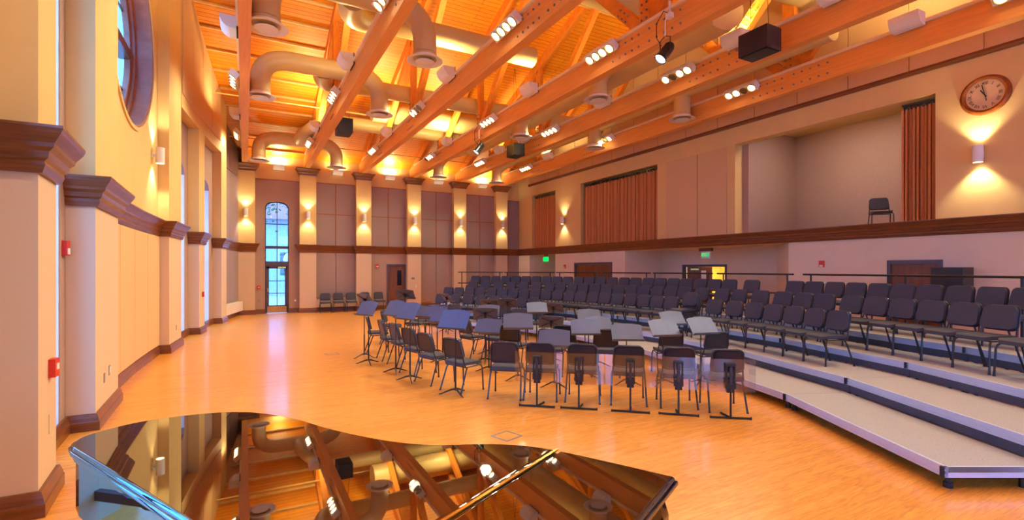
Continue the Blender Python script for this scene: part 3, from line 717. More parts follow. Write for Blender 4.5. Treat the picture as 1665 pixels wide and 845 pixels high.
sconce((VR, 4.19, 4.25), R(-90), 'white cylinder sconce on the right wall under the clock', 60)
q = P(12.9); sconce((q.x, q.y, 4.35), R(90), 'white cylinder sconce on the left wall beside the round window', 60)
# hanging black loudspeakers
def hang(loc, lab):
    t = thing('hanging_speaker', lab, 'speaker', loc, 0, 'black box speakers hanging from the roof')
    obj('cabinet', MB().box((0, 0, 0), (.44, .62, .44)), 'plastic', t, bevel=.01)
    obj('grille', MB().box((0, 0, -.226), (.38, .56, .012)), 'black', t)
    obj('suspension_cable', MB().tube([(-.15, .1, .22), (-.02, .05, roofz(loc[1]) - loc[2])], .006, 5).tube([(.15, -.1, .22), (.0, .05, roofz(loc[1]) - loc[2])], .006, 5), 'black', t)
hang((8.95, 6.15, 6.37), 'large black speaker box hanging at the upper right'); hang((8.9, 16.0, 6.33), 'small black speaker box hanging in the middle of the hall'); hang((2.75, 16.1, 6.38), 'small black speaker box hanging behind the second beam at left')
# theatre spots
def theatre(loc, lab):
    t = thing('spotlight', lab, 'spotlight', loc, 0, 'black theatre spotlights with white glow')
    obj('clamp', MB().box((.12, 0, .72), (.1, .12, .1)).bar((.12, 0, .8), (.12, 0, 1.0), .02, .05).tube([(.08, 0, .7), (.0, 0, .6), (0, 0, .3)], .012, 6), 'white', t)
    obj('yoke', MB().tube([(-.0, -.12, .0), (0, -.13, .25), (0, 0, .31), (0, .13, .25), (0, .12, 0)], .01, 6), 'black', t)
    m_ = Matrix.Rotation(R(35), 3, 'Y') @ Matrix.Rotation(R(12), 3, 'X')
    body = obj('lamp_body', MB().lathe([(.0, .2), (.07, .2), (.1, .14), (.105, -.12), (.12, -.14), (.12, -.17), (.105, -.17)], 24, (0, 0, 0), m_, cap=False), 'black', t, smooth=True)
    obj('lens', MB().lathe([(0, -.155), (.1, -.15), (.1, -.145)], 24, (0, 0, 0), m_), 'spotglow', body)
    obj('power_cable', MB().tube([(-.02, .08, .15), (-.1, .12, .3), (-.12, .1, .55), (-.02, .02, .78), (.1, 0, .76)], .008, 6), 'black', t)
    o_ = lamp('spot_light', 'SPOT', tuple(m_ @ Vector((0, 0, -.2))), 160, (.85, .9, 1), t, size=.08, spot=R(60), blend=.5); o_.rotation_euler = m_.to_euler()
theatre((6.93, 6.68, 5.97), 'black spotlight with blue-white glow hanging from the beam, upper centre right'); theatre((6.93, 15.0, 5.97), 'black spotlight with blue-white glow hanging farther away, centre of the hall')
t = thing('balcony_fill_light', 'added unseen fill light inside the open balcony room', 'ceiling light', (14.0, 7.4, 6.24))  # added fill light, hidden behind the opening head, brightens the balcony room
obj('diffuser_panel', MB().box((0, 0, 0), (.3, 1.2, .03)), 'lamp', t); lamp('balcony_fill_lamp', 'AREA', (0, 0, -.03), 30, (1, .85, .75), t, size=.3, sy=1.2)
# corridor lamp
t = thing('corridor_light', 'flat ceiling light in the lit corridor behind the open double door', 'ceiling light', (16.8, 12.8, 2.48))
obj('diffuser_panel', MB().box((0, 0, 0), (.6, .6, .03)), 'lamp', t); lamp('corridor_lamp', 'AREA', (0, 0, -.03), 60, (1, .85, .5), t, size=.5)

# ------------------------------------------------------------------ risers
RCX, RCY = -5.0, 9.0
RAD = [12.5, 13.4, 14.3, 15.2, 16.65]
SEAM = [-34.6, -23.3, -13.5, -3.5, 6.5, 16.5, 26.5, 36.5]
def rpt(r, a): return Vector((RCX + r * cos(R(a)), RCY + r * sin(R(a))))
def rend(r): return Vector((5.29, 1.90)) + Vector((.8775, -.4796)) * (r - 12.5)
def rv(r, i): return rend(r) if i == 0 else rpt(r, SEAM[i] + (2 if (i == 7 and r > 15) else 0))
TIER = ['lowest', 'second', 'third', 'top']
SEGN = ['nearest the camera, cut by the frame', 'second from the near end', 'third from the near end', 'in the middle of the arc', 'third from the far left end', 'second from the far left end', 'at the far left end']
for k in range(4):
    z1 = .2 * (k + 1)
    for i in range(7):
        A, B = rv(RAD[k], i), rv(RAD[k], i + 1); D, C_ = rv(RAD[k + 1] + (.0 if k == 3 else -.0), i), rv(RAD[k + 1], i + 1)
        org = (A + B) / 2
        t = thing('choir_riser', 'grey carpeted %s tier riser section, %s' % (TIER[k], SEGN[i]), 'riser', (org.x, org.y, 0), 0, 'stepped choir riser sections')
        a, b_, c, d = [p - org for p in (A, B, C_, D)]
        def ins(p, q, e): return p + (q - p).normalized() * e
        a2, b2, c2, d2 = ins(a, b_, .004), ins(b_, a, .004), ins(c, d, .004), ins(d, c, .004)
        f_ = lambda p, z: (p.x, p.y, z)
        eD = (a2 - d2).normalized() * -.025
        obj('deck', MB().poly([f_(p, z1 - .05) for p in (ins(a2, d2, .025), ins(b2, c2, .025), c2 - (c2 - b2).normalized() * .004, d2 - (d2 - a2).normalized() * .004)], (0, 0, .048)), 'carpet', t)
        e = MB()
        n_in = (d2 - a2).normalized() * .024; n_in2 = (c2 - b2).normalized() * .024
        e.poly([f_(a2, z1 - .095), f_(b2, z1 - .095), f_(b2 + n_in2, z1 - .095), f_(a2 + n_in, z1 - .095)], (0, 0, .095))
        oo = (a2 - d2).normalized() * .006
        e.poly([f_(a2 + oo, z1 - .035), f_(b2 + oo, z1 - .035), f_(b2, z1 - .035), f_(a2, z1 - .035)], (0, 0, .012))
        e.poly([f_(a2 + oo, z1 - .075), f_(b2 + oo, z1 - .075), f_(b2, z1 - .075), f_(a2, z1 - .075)], (0, 0, .010))
        if i == 0: e.poly([f_(a2, z1 - .095), f_(d2, z1 - .095), f_(ins(d2, c2, .024), z1 - .095), f_(ins(a2, b2, .024), z1 - .095)], (0, 0, .095))
        obj('edge_rail', e, 'alu', t)
        if k: obj('skirt', MB().poly([f_(a2 + n_in, z1 - .2), f_(b2 + n_in2, z1 - .2), f_(b2 + n_in2 * 1.6, z1 - .2), f_(a2 + n_in * 1.6, z1 - .2)], (0, 0, .105)), 'skirt', t)
        for q, w_ in ((a2, b2), (b2, a2)):
            p = ins(q, w_, .06) + n_in * 3.2
            obj('leg', MB().tube([f_(p, .0), f_(p, z1 - .055)], .024, 10).tube([f_(p, 0), f_(p, .045)], .036, 10), 'black', t)
            p = ins(q, w_, .06) + n_in * 30
            obj('leg', MB().tube([f_(p, .0), f_(p, z1 - .055)], .024, 8), 'black', t)
        p = ins(a2, b2, .02) + oo * 1.5; obj('clamp', MB().box((p.x, p.y, z1 - .045), (.03, .03, .085)), 'black', t)
# rear railing
RR = 16.5
RS = [(38.42, 30.96, (37.8, 31.5)), (30.76, 22.67, (30.3, 23.4)), (22.45, 15.69, (21.9, 16.4)), (15.42, 8.75, (15.0, 9.3)), (8.42, 1.09, (8.2, 1.6)), (.61, -7.15, (-.1, -6.6)),
      (-8.03, -15.15, (-8.7, -14.7)), (-15.3, -22.6, (-15.8, -22.15)), (-22.8, -29.5, (-23.2, -29.2))]
for i, (a0, a1, ps) in enumerate(RS):
    c0 = rpt(RR, (a0 + a1) / 2)
    t = thing('guard_rail', 'black two-bar guard rail behind the top riser, %s' % (frompos(i, 9) if i < 8 else 'mostly outside the frame at right'), 'railing', (c0.x, c0.y, .8), 0, 'guard rails behind the top riser')
    for z in (.98, .52):
        obj('rail', MB().tube([(*(rpt(RR, a0 + (a1 - a0) * j / 4) - c0), z) for j in range(5)], .021, 8), 'black', t)
    for p_ in ps:
        q = rpt(RR, p_) - c0; obj('post', MB().tube([(q.x, q.y, 0), (q.x, q.y, 1.0)], .02, 8), 'black', t)

# ------------------------------------------------------------------ musician chairs
def rrect(w, h, r, n=5):
    out = []
    for cx_, cy_, a0 in ((w / 2 - r, h / 2 - r, 0), (-w / 2 + r, h / 2 - r, 90), (-w / 2 + r, -h / 2 + r, 180), (w / 2 - r, -h / 2 + r, 270)):
        for k in range(n + 1): a = R(a0 + 90 * k / n); out.append((cx_ + r * cos(a), cy_ + r * sin(a)))
    return out
def make_chair(label, loc, rz, group):
    t = thing('musician_chair', label, 'chair', loc, rz, group)
    sm = MB(); sm.poly([(x, y + .0, .415) for x, y in rrect(.44, .44, .07)], (0, 0, .045)); 
    o = obj('seat', sm, 'pad', t, smooth=True, bevel=.014)
    for v in o.data.vertices:
        if v.co.y > .12: v.co.z -= (v.co.y - .12) ** 2 * 1.6
        v.co.z += .012 * (abs(v.co.x) / .22) ** 2
    tl = Matrix.Rotation(R(13), 3, 'X')
    def bk(x, y, z): v = tl @ Vector((x, y, z)); return Vector((v.x, v.y - .215, v.z + .682))
    pp = [(x * (1 + .05 * (-z / .15)), z) for x, z in rrect(.405, .305, .065)]
    pb = MB(); pb.poly([bk(x, .0, z) for x, z in pp], tl @ Vector((0, .04, 0))); obj('backrest', pb, 'pad', t, smooth=True, bevel=.014)
    sb = MB(); sb.poly([bk(x * .9, -.014, z * .88) for x, z in pp], tl @ Vector((0, .012, 0))); obj('back_shell', sb, 'plastic', t)
    fr = MB(); lp = [bk(x * 1.015, -.012, z * 1.01) for x, z in pp]; 
    fr.tube(lp + [lp[0]], .0125, 6, cap=False)
    for s in (1, -1): fr.tube([bk(s * .202, -.012, -.08), bk(s * .212, -.012, -.18), (s * .225, -.165, .43), (s * .228, -.15, .395)], .0115, 6)
    obj('back_frame', fr, 'chairmetal', t, smooth=True)
    uf = MB(); uf.tube([(-.225, -.15, .40), (-.215, .16, .405), (.215, .16, .405), (.225, -.15, .40), (-.225, -.15, .40)], .011, 6)
    obj('seat_frame', uf, 'chairmetal', t, smooth=True)
    for s in (1, -1):
        obj('leg', MB().tube([(s * .2, .155, .405), (s * .218, .185, .385), (s * .226, .2, .34), (s * .232, .215, .0)], .0125, 7).tube([(s * .232, .215, 0), (s * .232, .215, .02)], .016, 7), 'chairmetal', t, smooth=True)
        obj('leg', MB().tube([(s * .222, -.12, .40), (s * .23, -.15, .34), (s * .243, -.27, .0)], .0125, 7).tube([(s * .243, -.27, 0), (s * .243, -.268, .02)], .016, 7), 'chairmetal', t, smooth=True)
    return t
ROWS = [('on the lowest riser', .2, 13.2, [33.17, 30.45, 28.0, 25.7, 23.21, 21.01, 18.14, 16.1]),
  ('on the second riser', .4, 14.15, [34.61, 32.71, 30.81, 28.9, 26.83, 24.9, 23.0, 21.1, 19.19, 17.29, 15.39, 13.48, 11.58, 9.68, 7.77, 5.87, 3.97, 2.07, 0.16, -1.76, -4.2, -7.12, -9.44, -11.54, -13.49, -15.4, -17.3, -19.2]),
  ('on the third riser', .6, 15.05, [32.62, 30.48, 28.17, 26.06, 23.93, 21.76, 19.6, 17.79, 16.0, 14.22, 12.43, 10.64, 8.85, 7.06, 5.27, 3.48, 1.69, -0.1, -2.19, -4.58, -6.4, -8.68, -10.89, -12.75, -14.58, -16.7, -18.49, -20.28, -22.07, -23.86, -25.65, -27.76]),
  ('on the top riser', .8, 16.0, [34.37, 32.71, 31.03, 29.32, 27.65, 25.99, 24.32, 22.66, 20.99, 19.33, 17.66, 16.0, 14.33, 12.67, 11.0, 9.33, 7.67, 6.0, 4.34, 2.67, 1.01, -0.66, -2.32, -4.7, -8.87, -10.54, -12.21, -13.87, -15.54, -17.2, -18.87, -20.53, -22.2, -23.86])]
proto = None
def chair(x, y, z, d, label, group):
    """d = direction the sitter faces, degrees from +x"""
    global proto
    rz = R(d - 90)
    if proto is None: proto = make_chair(label, (x, y, z), rz, group); return proto
    return dup(proto, (x, y, z), rz, label, group)
for nm, z, rad, angs in ROWS:
    for i, a in enumerate(angs):
        p = rpt(rad - .25, a); g = 'charcoal musician chairs ' + nm; jd = random.uniform(-3, 3)
        if rad == 14.15 and i == 20:
            for j in range(3):
                pj = rpt(rad - .25 + .045 * j, a)
                chair(pj.x, pj.y, z + .062 * (2 - j), a + 180, 'black chair in the small stack %s, %s of the stack' % (nm, ['top', 'middle', 'bottom'][j]), g)
            continue
        chair(p.x, p.y, z, a + 180 + jd, 'black padded musician chair %s, %s in its row' % (nm, frompos(i, len(angs))), g)
FL = [(3.03, 7.15, 19, 'nearest the camera of the left arc, turned right'), (2.85, 7.9, 15, 'second nearest of the left arc, turned right'), (2.82, 8.72, 15, 'third nearest of the left arc, seen from behind its left side'),
      (2.8, 9.6, 6, 'fourth nearest of the left arc, seen side-on'), (2.75, 10.35, 0, 'fifth nearest of the left arc, seen side-on'), (2.7, 11.4, -8, 'leftmost and farthest of the left arc'),
      (3.35, 12.6, -25, 'behind the left arc at back, left one of two'), (4.05, 12.9, -35, 'behind the left arc at back, right one of two'),
      (3.48, 6.51, 51, 'front row seen from behind, leftmost, no shield before it'), (3.9, 6.18, 49, 'front row behind the leftmost clear shield'), (4.37, 5.8, 49, 'front row behind the second clear shield'),
      (4.85, 5.39, 51, 'front row behind the middle clear shield'), (5.34, 4.95, 53, 'front row behind the fourth clear shield'), (5.76, 4.52, 56, 'front row behind the rightmost clear shield'),
      (4.35, 9.75, 15, 'inner left, turned right, left one of two'), (4.72, 9.25, 22, 'inner left, turned right, right one of two'), (5.0, 10.2, 20, 'inner circle, behind the grey-blue stand'),
      (4.62, 8.3, 32, 'inner circle, just behind the leftmost front row chair'), (4.95, 7.5, 42, 'inner circle, behind the large blue stand'), (5.45, 7.8, 48, 'inner circle, right of the large blue stand, mostly hidden'),
      (5.72, 6.95, 52, 'inner row between the grey stands, left'), (6.75, 6.45, 60, 'inner row below the brown stand'), (7.15, 5.85, 68, 'inner row below the beige stand at right, by the riser'),
      (4.5, 13.6, -100, 'far side of the orchestra, leftmost facing the camera'), (5.5, 13.6, -105, 'far side of the orchestra, second facing the camera'), (6.5, 12.4, -115, 'far side of the orchestra, third facing the camera'), (6.3, 11.2, -125, 'far side of the orchestra, fourth facing the camera'), (6.95, 11.4, -130, 'far side of the orchestra, beside the lowest riser')]
for x, y, d, w_ in FL: chair(x, y, 0, d, 'black floor chair, ' + w_, 'musician chairs on the floor')
for i, v in enumerate((3.13, 3.69, 4.25, 4.88, 5.51)): chair(v, UF - .62, 0, -90 + (i - 2) * 2, 'black chair against the far wall, %s of the five' % frompos(i, 5), 'chairs along the far wall')
chair(14.5, 6.55, 2.94, 215, 'lone black chair up on the balcony left of the drawn curtain', 'balcony chair')

# ------------------------------------------------------------------ music stands
def stand(x, y, zc, nd, label, tilt=None, folded=False):
    """nd = direction (deg) the music side faces"""
    t = thing('music_stand', label, 'music stand', (x, y, 0), R(nd + 90), 'black orchestra music stands')
    # local -Y is the music side
    tilt = tilt or (32 if x < 3.4 else 38)
    tl = Matrix.Rotation(R(-tilt), 3, 'X')
    def q(a, n_, c): v = tl @ Vector((a, n_, c)); return Vector((v.x, v.y - .03, v.z + zc))
    top = [(-.255, -.17), (.255, -.17), (.25, .13)] + [(.25 - .05 * k, .13 + .03 * sin(pi * k / 10)) for k in range(1, 10)] + [(-.25, .13)]
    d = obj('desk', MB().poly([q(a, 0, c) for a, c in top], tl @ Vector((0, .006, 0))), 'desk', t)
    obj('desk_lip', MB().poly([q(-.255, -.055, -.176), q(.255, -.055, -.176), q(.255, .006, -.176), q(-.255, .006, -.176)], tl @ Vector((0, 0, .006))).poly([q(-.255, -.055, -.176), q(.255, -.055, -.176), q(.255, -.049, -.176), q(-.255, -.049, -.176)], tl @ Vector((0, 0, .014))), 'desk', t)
    bk_ = MB()
    for s in (1, -1): bk_.bar(q(s * .2, .012, -.13), q(-s * .2, .012, .11), .012, .01)
    bk_.box(q(0, .03, -.02), (.05, .05, .1), tl)
    obj('back_brace', bk_, 'black', t)
    obj('tube', MB().tube([(0, .0, zc - .03), (0, 0, .45)], .0095, 8).tube([(0, 0, .5), (0, 0, .06)], .014, 8), 'black', t, smooth=True)
    for k in range(3):
        a = R(90 + 120 * k)
        pts = [(r_ * cos(a), r_ * sin(a), z_) for r_, z_ in ((.0, .085), (.06, .075), (.14, .045), (.22, .014), (.255, .008))]
        obj('leg', MB().tube(pts, .012, 6, rr=[.016, .015, .012, .009, .006]), 'black', t, smooth=True)
    return t
ST = [(2.26, 10.77, 1.25, 20, 'leftmost of all, seen from behind'), (2.18, 9.99, 1.13, -152, 'bright blue sheen, second from the left'), (2.43, 8.89, 1.2, -162, 'blue sheen, tall, front left, left of two alike'),
 (2.47, 8.14, 1.2, -160, 'blue sheen, tall, front left, right of two alike'), (2.81, 6.93, 1.15, -146, 'large blue desk before the nearest left chair'), (3.91, 11.59, .80, 45, 'brown underside toward camera, left group'),
 (4.0, 8.22, .85, -138, 'low grey-blue desk turned left, centre'), (4.13, 7.34, 1.02, -118, 'large bright blue desk in the centre'), (5.55, 6.2, .87, -120, 'slate grey desk behind the middle clear shield'),
 (6.05, 5.88, .95, -106, 'brown-grey desk behind the fourth shield'), (6.56, 5.55, .99, -100, 'beige desk nearest the risers'), (3.73, 12.77, 1.24, 55, 'tall, underside toward camera, before the wooden door'),
 (3.58, 11.15, .92, -125, 'blue desk in the left middle, half hidden'), (3.8, 10.46, .95, -142, 'small blue desk left of centre'), (3.55, 9.45, .95, -142, 'grey-blue desk beside the large blue one'),
 (5.42, 14.14, 1.04, 10, 'edge-on, underside toward camera, by the first riser chair'), (4.81, 9.9, .98, -128, 'blue desk before the second riser row'), (4.3, 9.0, 1.0, 62, 'black underside toward camera, left of the centre blue desk'),
 (6.29, 10.24, .97, -112, 'grey desk in the middle distance'), (6.91, 10.46, .93, 40, 'brown underside toward camera beside the grey desk'), (4.4, 6.62, .80, -128, 'low blue desk behind the second shield'),
 (5.25, 6.93, .9, -117, 'grey-violet desk behind the second and third shields'), (6.79, 8.83, .88, -118, 'small blue desk at the foot of the risers'), (6.1, 7.62, .85, -112, 'beige desk between the grey ones'),
 (7.3, 6.88, .96, -104, 'beige-brown desk right, behind the front stands'), (6.36, 11.9, .98, 60, 'dark brown underside toward camera, far middle'), (5.5, 8.39, .83, 60, 'low dark underside toward camera, centre'), (6.13, 12.6, .92, 58, 'small brown edge, farthest of the middle stands')]
for x, y, zc, nd, w_ in ST: stand(x, y, zc, nd, 'black music stand, ' + w_)

# ------------------------------------------------------------------ clear sound shields
for i, (x, y) in enumerate(((3.54, 5.76), (3.98, 5.39), (4.49, 4.94), (4.95, 4.54), (5.42, 4.12))):
    t = thing('sound_shield', 'clear acrylic sound shield on a black T-foot stand, %s of the five' % frompos(i, 5), 'sound shield', (x, y, 0), R(-41 + [0, 0, -1, -2, 3][i]), 'clear shields before the front row')
    b = MB(); z0, z1 = .33, .75
    b.bb(-.235, .235, .05, .056, z0, z1)
    for s in (1, -1): b.poly([(s * .235, .05, z0), (s * .33, .10, z0), (s * .33, .106, z0), (s * .235, .056, z0)], (0, 0, z1 - z0))
    obj('panel', b, 'acrylic', t)
    obj('pole', MB().tube([(0, 0, .02), (0, 0, .70)], .013, 8), 'black', t, smooth=True)
    obj('foot_bar', MB().tube([(-.25, 0, .015), (.25, 0, .015)], .013, 8).tube([(-.25, 0, .015), (-.235, 0, .015)], .019, 8).tube([(.235, 0, .015), (.25, 0, .015)], .019, 8), 'black', t)
    a_ = [.5, .15, -.1, -.35, -.9][i]
    obj('rear_foot', MB().tube([(0, 0, .015), (.02 + .1 * a_, .2, .018)], .014, 8), 'black', t)
    b = MB(); 
    for s in (1, -1): b.bb(s * .05 - .008, s * .05 + .008, .0, .045, .40, .68)
    b.bb(-.06, .06, -.01, .045, .67, .70); b.bb(-.06, .06, -.01, .045, .38, .46); b.bb(-.065, .065, -.012, .05, .48, .50); b.bb(-.045, .045, .0, .04, .33, .40)
    obj('clamp_bracket', b, 'black', t, bevel=.003)
    b = MB(); b.bb(-.018, .018, -.025, .0, .44, .66); obj('adjuster', b, 'chairmetal', t)

# ------------------------------------------------------------------ grand piano
P0 = Vector((-.75, 3.18)); ax = Vector((.456, -.89)); aw = Vector((.89, .456)); SCL = .978
t = thing('grand_piano', 'glossy black concert grand piano with closed lid in the foreground', 'piano', (P0.x, P0.y, 0))
def pl(a, w_, z=0): v = (ax * a + aw * w_) * SCL; return (v.x, v.y, z)
ctrl = [(-.16, .02), (-.24, .09), (-.285, .20), (-.30, .34), (-.27, .48), (-.19, .64), (-.08, .78), (.08, .885), (.28, .94), (.50, .965), (.75, .965), (1.0, .985), (1.25, 1.03), (1.45, 1.11), (1.62, 1.24), (1.78, 1.34), (1.95, 1.395), (2.15, 1.415), (2.40, 1.42)]
def cat(P_, n=4):
    out = []
    for i in range(len(P_) - 1):
        p0 = P_[max(i - 1, 0)]; p1 = P_[i]; p2 = P_[i + 1]; p3 = P_[min(i + 2, len(P_) - 1)]
        for k in range(n):
            t_ = k / n; out.append(tuple(.5 * ((2 * p1[j]) + (-p0[j] + p2[j]) * t_ + (2 * p0[j] - 5 * p1[j] + 4 * p2[j] - p3[j]) * t_ ** 2 + (-p0[j] + 3 * p1[j] - 3 * p2[j] + p3[j]) * t_ ** 3) for j in (0, 1)))
    return out + [P_[-1]]
out = cat(ctrl); HG = 2.03
back = [p for p in out if p[0] < HG - .01]
lidpts = [(-.03, -.0)] + back + [(HG - .004, 1.404), (HG - .004, 0)]
frontp = [(HG + .004, 0), (HG + .004, 1.404), (2.15, 1.414), (2.40, 1.42), (2.63, 1.42), (2.63, 0)]
def inset(pts, e):
    c_ = (sum(p[0] for p in pts) / len(pts), sum(p[1] for p in pts) / len(pts)); return [(p[0] + (c_[0] - p[0]) * e, p[1] + (c_[1] - p[1]) * e) for p in pts]
def moulded(pts, prof):
    # closed outline in plan, profile (inset, z) from bottom to top
    b = MB(); P_ = [Vector(pl(a, w_)[:2]) for a, w_ in pts]; Q = [P_[0]]
    for p in P_[1:]:
        if (p - Q[-1]).length > .004: Q.append(p)
    ar = sum(Q[i - 1].cross(Q[i]) for i in range(len(Q)))
    sg = 1 if ar > 0 else -1; n = len(Q); rings = []
    for i in range(n):
        d1 = (Q[i] - Q[i - 1]).normalized(); d2 = (Q[(i + 1) % n] - Q[i]).normalized()
        n1 = Vector((-d1.y, d1.x)) * sg; n2 = Vector((-d2.y, d2.x)) * sg; m = n1 + n2; m = m / max(.5, m.dot(n1))
        rings.append([b.b.verts.new((Q[i].x + m.x * o, Q[i].y + m.y * o, z)) for o, z in prof])
    for i in range(n):
        A, B = rings[i], rings[(i + 1) % n]
        for j in range(len(prof) - 1): b.b.faces.new((A[j], B[j], B[j + 1], A[j + 1]))
    b.b.faces.new([q[-1] for q in rings]); b.b.faces.new([q[0] for q in rings][::-1])
    return b
LP = [(.016, .956), (.004, .956), (.0, .960), (.0, .974), (.003, .978), (.010, .980), (.010, .984), (.013, .992), (.020, .998), (.026, 1.0)]
LQ = [(.0, .956), (.0, .9995)]
obj('lid', moulded(lidpts, LP), 'lacquer', t, smooth=True); flat_top = lambda o: [setattr(p, 'use_smooth', False) for p in o.data.polygons if len(p.vertices) > 4]
flat_top(bpy.data.objects['lid'])
flat_top(obj('lid_flap', moulded(frontp, LP), 'lacquer', t, smooth=True))
obj('lid_hinge', MB().bar(pl(HG, .0, 1.0), pl(HG, 1.40, 1.0), .014, .008), 'brass', t, label='long brass hinge line')
full = [(-.03, 0)] + out + [(2.63, 1.42), (2.63, 0)]
ci = [p for p in inset(full, .03)]; ci[-2:] = [(2.50, ci[-2][1]), (2.50, ci[-1][1])]
rim = MB(); n = len(ci)
rim.poly([pl(a, w_, .66) for a, w_ in ci], (0, 0, .278)); obj('case', rim, 'lacquer', t)
ml = inset(full, .012); obj('lid_moulding', MB().poly([pl(a, w_, .936) for a, w_ in ml], (0, 0, .022)), 'lacquer', t, bevel=.005)
kb = MB(); kb.poly([pl(a, w_, .62) for a, w_ in ((2.4, .04), (2.4, 1.385), (2.62, 1.385), (2.62, .04))], (0, 0, .09)); obj('key_bed', kb, 'lacquer', t, bevel=.006)
for w0 in (.04, 1.31):
    obj('arm', MB().poly([pl(a, w0, z) for a, z in ((2.4, .70), (2.60, .70), (2.60, .84), (2.58, .90), (2.56, .945), (2.4, .945))], Vector(pl(0, .07)) ), 'lacquer', t, bevel=.006)
obj('fallboard', MB().poly([pl(a, .11, z) for a, z in ((2.50, .71), (2.58, .71), (2.58, .74), (2.55, .77), (2.53, .945), (2.50, .945))], Vector(pl(0, 1.2))), 'lacquer', t, bevel=.006)
for a, w_ in ((2.35, .14), (2.35, 1.28), (.15, .45)):
    p = Vector(pl(a, w_)); lg = obj('leg', MB().lathe([(.0, .66), (.085, .66), (.085, .60), (.06, .56), (.075, .50), (.05, .14), (.06, .12), (.0, .12)], 16, p), 'lacquer', t, smooth=True)
    obj('caster', MB().lathe([(0, 0), (.045, 0), (.045, .10), (.03, .13), (0, .13)], 14, p), 'brass', lg, smooth=True)
p = Vector(pl(2.3, .7)); ly = MB()
for s in (-.09, .09): q0 = Vector(pl(2.3, .7 + s)); ly.tube([q0 + Vector((0, 0, .66)), q0 + Vector((0, 0, .12))], .018, 8)
q0, q1 = Vector(pl(2.3, .55, .10)), Vector(pl(2.3, .85, .10)); ly.bar(q0, q1, .12, .07); lyo = obj('pedal_lyre', ly, 'lacquer', t)
for s in (-.08, 0, .08): obj('pedal', MB().bar(pl(2.32, .7 + s, .08), pl(2.48, .7 + s, .05), .03, .012), 'brass', lyo)

# ------------------------------------------------------------------ balcony curtains
def curtain(u0, u1, z0, z1, folds, lab, v=VR + .16):
    t = thing('curtain', lab, 'curtain', (v, (u0 + u1) / 2, z0), group='rust stage curtains of the balcony')
    n = folds * 8; hw = (u1 - u0) / 2; fr_ = []; 
    for i in range(n + 1):
        u = -hw + 2 * hw * i / n; a = 2 * pi * folds * i / n
        fr_.append((.05 * sin(a) + .015 * sin(a * 2.3 + 1), u + .015 * sin(a * 1.7)))
    b = MB(); pts = [(x, u, .03) for x, u in fr_] + [(x + .012, u, .03) for x, u in fr_[::-1]]
    L0 = len(fr_); rings = []
    for z, sc in ((.03, 1), ((z1 - z0) * .5, .93), (z1 - z0 - .12, .75)):
        rings.append(([b.b.verts.new((x * sc, u, z)) for x, u in fr_], [b.b.verts.new((x * sc + .014, u, z)) for x, u in fr_]))
    for (f0, g0), (f1, g1) in zip(rings, rings[1:]):
        for i in range(L0 - 1):
            b.b.faces.new((f0[i], f0[i + 1], f1[i + 1], f1[i])); b.b.faces.new((g0[i + 1], g0[i], g1[i], g1[i + 1]))
    for f_, g_ in (rings[0], rings[-1]):
        for i in range(L0 - 1): b.b.faces.new((f_[i], g_[i], g_[i + 1], f_[i + 1]))
    for e_ in (0, L0 - 1):
        for (f0, g0), (f1, g1) in zip(rings, rings[1:]): b.b.faces.new((f0[e_], f1[e_], g1[e_], g0[e_]))
    obj('drape', b, 'curtain', t, smooth=True)
    tr = MB(); tr.bb(-.03, .03, -hw, hw, z1 - z0 - .05, z1 - z0)
    for i in range(folds): u = -hw + 2 * hw * (i + .25) / folds; tr.bb(-.008, .03, u - .03, u + .03, z1 - z0 - .14, z1 - z0 - .04)
    obj('track', tr, 'black', t)
curtain(19.9, 22.0, 2.97, 5.70, 15, 'closed rust curtain in the small balcony opening near the far corner')
curtain(13.2, 17.7, 2.97, 5.70, 30, 'wide closed rust curtain in the middle balcony opening')
curtain(4.97, 5.62, 2.97, 5.70, 9, 'gathered rust curtain at the right side of the open balcony')

# ------------------------------------------------------------------ clock
def textmesh(name, s, size, m, parent, mtx, ext=.002):
    cu = bpy.data.curves.new(name, 'FONT'); cu.body = s; cu.size = size; cu.align_x = 'CENTER'; cu.align_y = 'CENTER'; cu.extrude = ext; cu.resolution_u = 2
    o = bpy.data.objects.new('tmp', cu); COL.objects.link(o); bpy.context.view_layer.update()
    me = bpy.data.meshes.new_from_object(o.evaluated_get(bpy.context.evaluated_depsgraph_get())); bpy.data.objects.remove(o)
    me.transform(mtx); return me
t = thing('wall_clock', 'round clock with wooden rim and roman numerals on the right wall', 'clock', (VR, 4.12, 5.45), R(90))
# local: -x... clock face looks along local +Y after rotation -> world -X ; local X -> world +Y(up the hall)
FX = Matrix.Rotation(R(-90), 3, 'X')
obj('rim', MB().lathe([(.30, .02), (.31, .05), (.35, .065), (.39, .045), (.405, .0), (.30, .0)], 56, (0, 0, 0), FX, cap=False), 'copper', t, smooth=True)
obj('dial', MB().lathe([(0, .0), (.31, .0), (.31, .022), (0, .022)], 48, (0, 0, 0), FX), 'clockface', t)
bmn = bmesh.new()
for k, s_ in enumerate(('XII', 'I', 'II', 'III', 'IIII', 'V', 'VI', 'VII', 'VIII', 'IX', 'X', 'XI')):
    a = R(90 - 30 * k)
    # viewed from the hall the face's right hand is world -Y = local -X
    mt = Matrix.Translation((-.235 * cos(a), .024, .235 * sin(a))) @ Matrix(((-1, 0, 0, 0), (0, 0, 1, 0), (0, 1, 0, 0), (0, 0, 0, 1))) @ Matrix.Rotation(a - R(90), 4, 'Z')
    me = textmesh('n', s_, .085, 'ink', t, mt); bmn.from_mesh(me)
me = bpy.data.meshes.new('numerals'); bmn.to_mesh(me); bmn.free(); me.materials.append(M['ink']); o = bpy.data.objects.new('numerals', me); COL.objects.link(o); o.parent = t
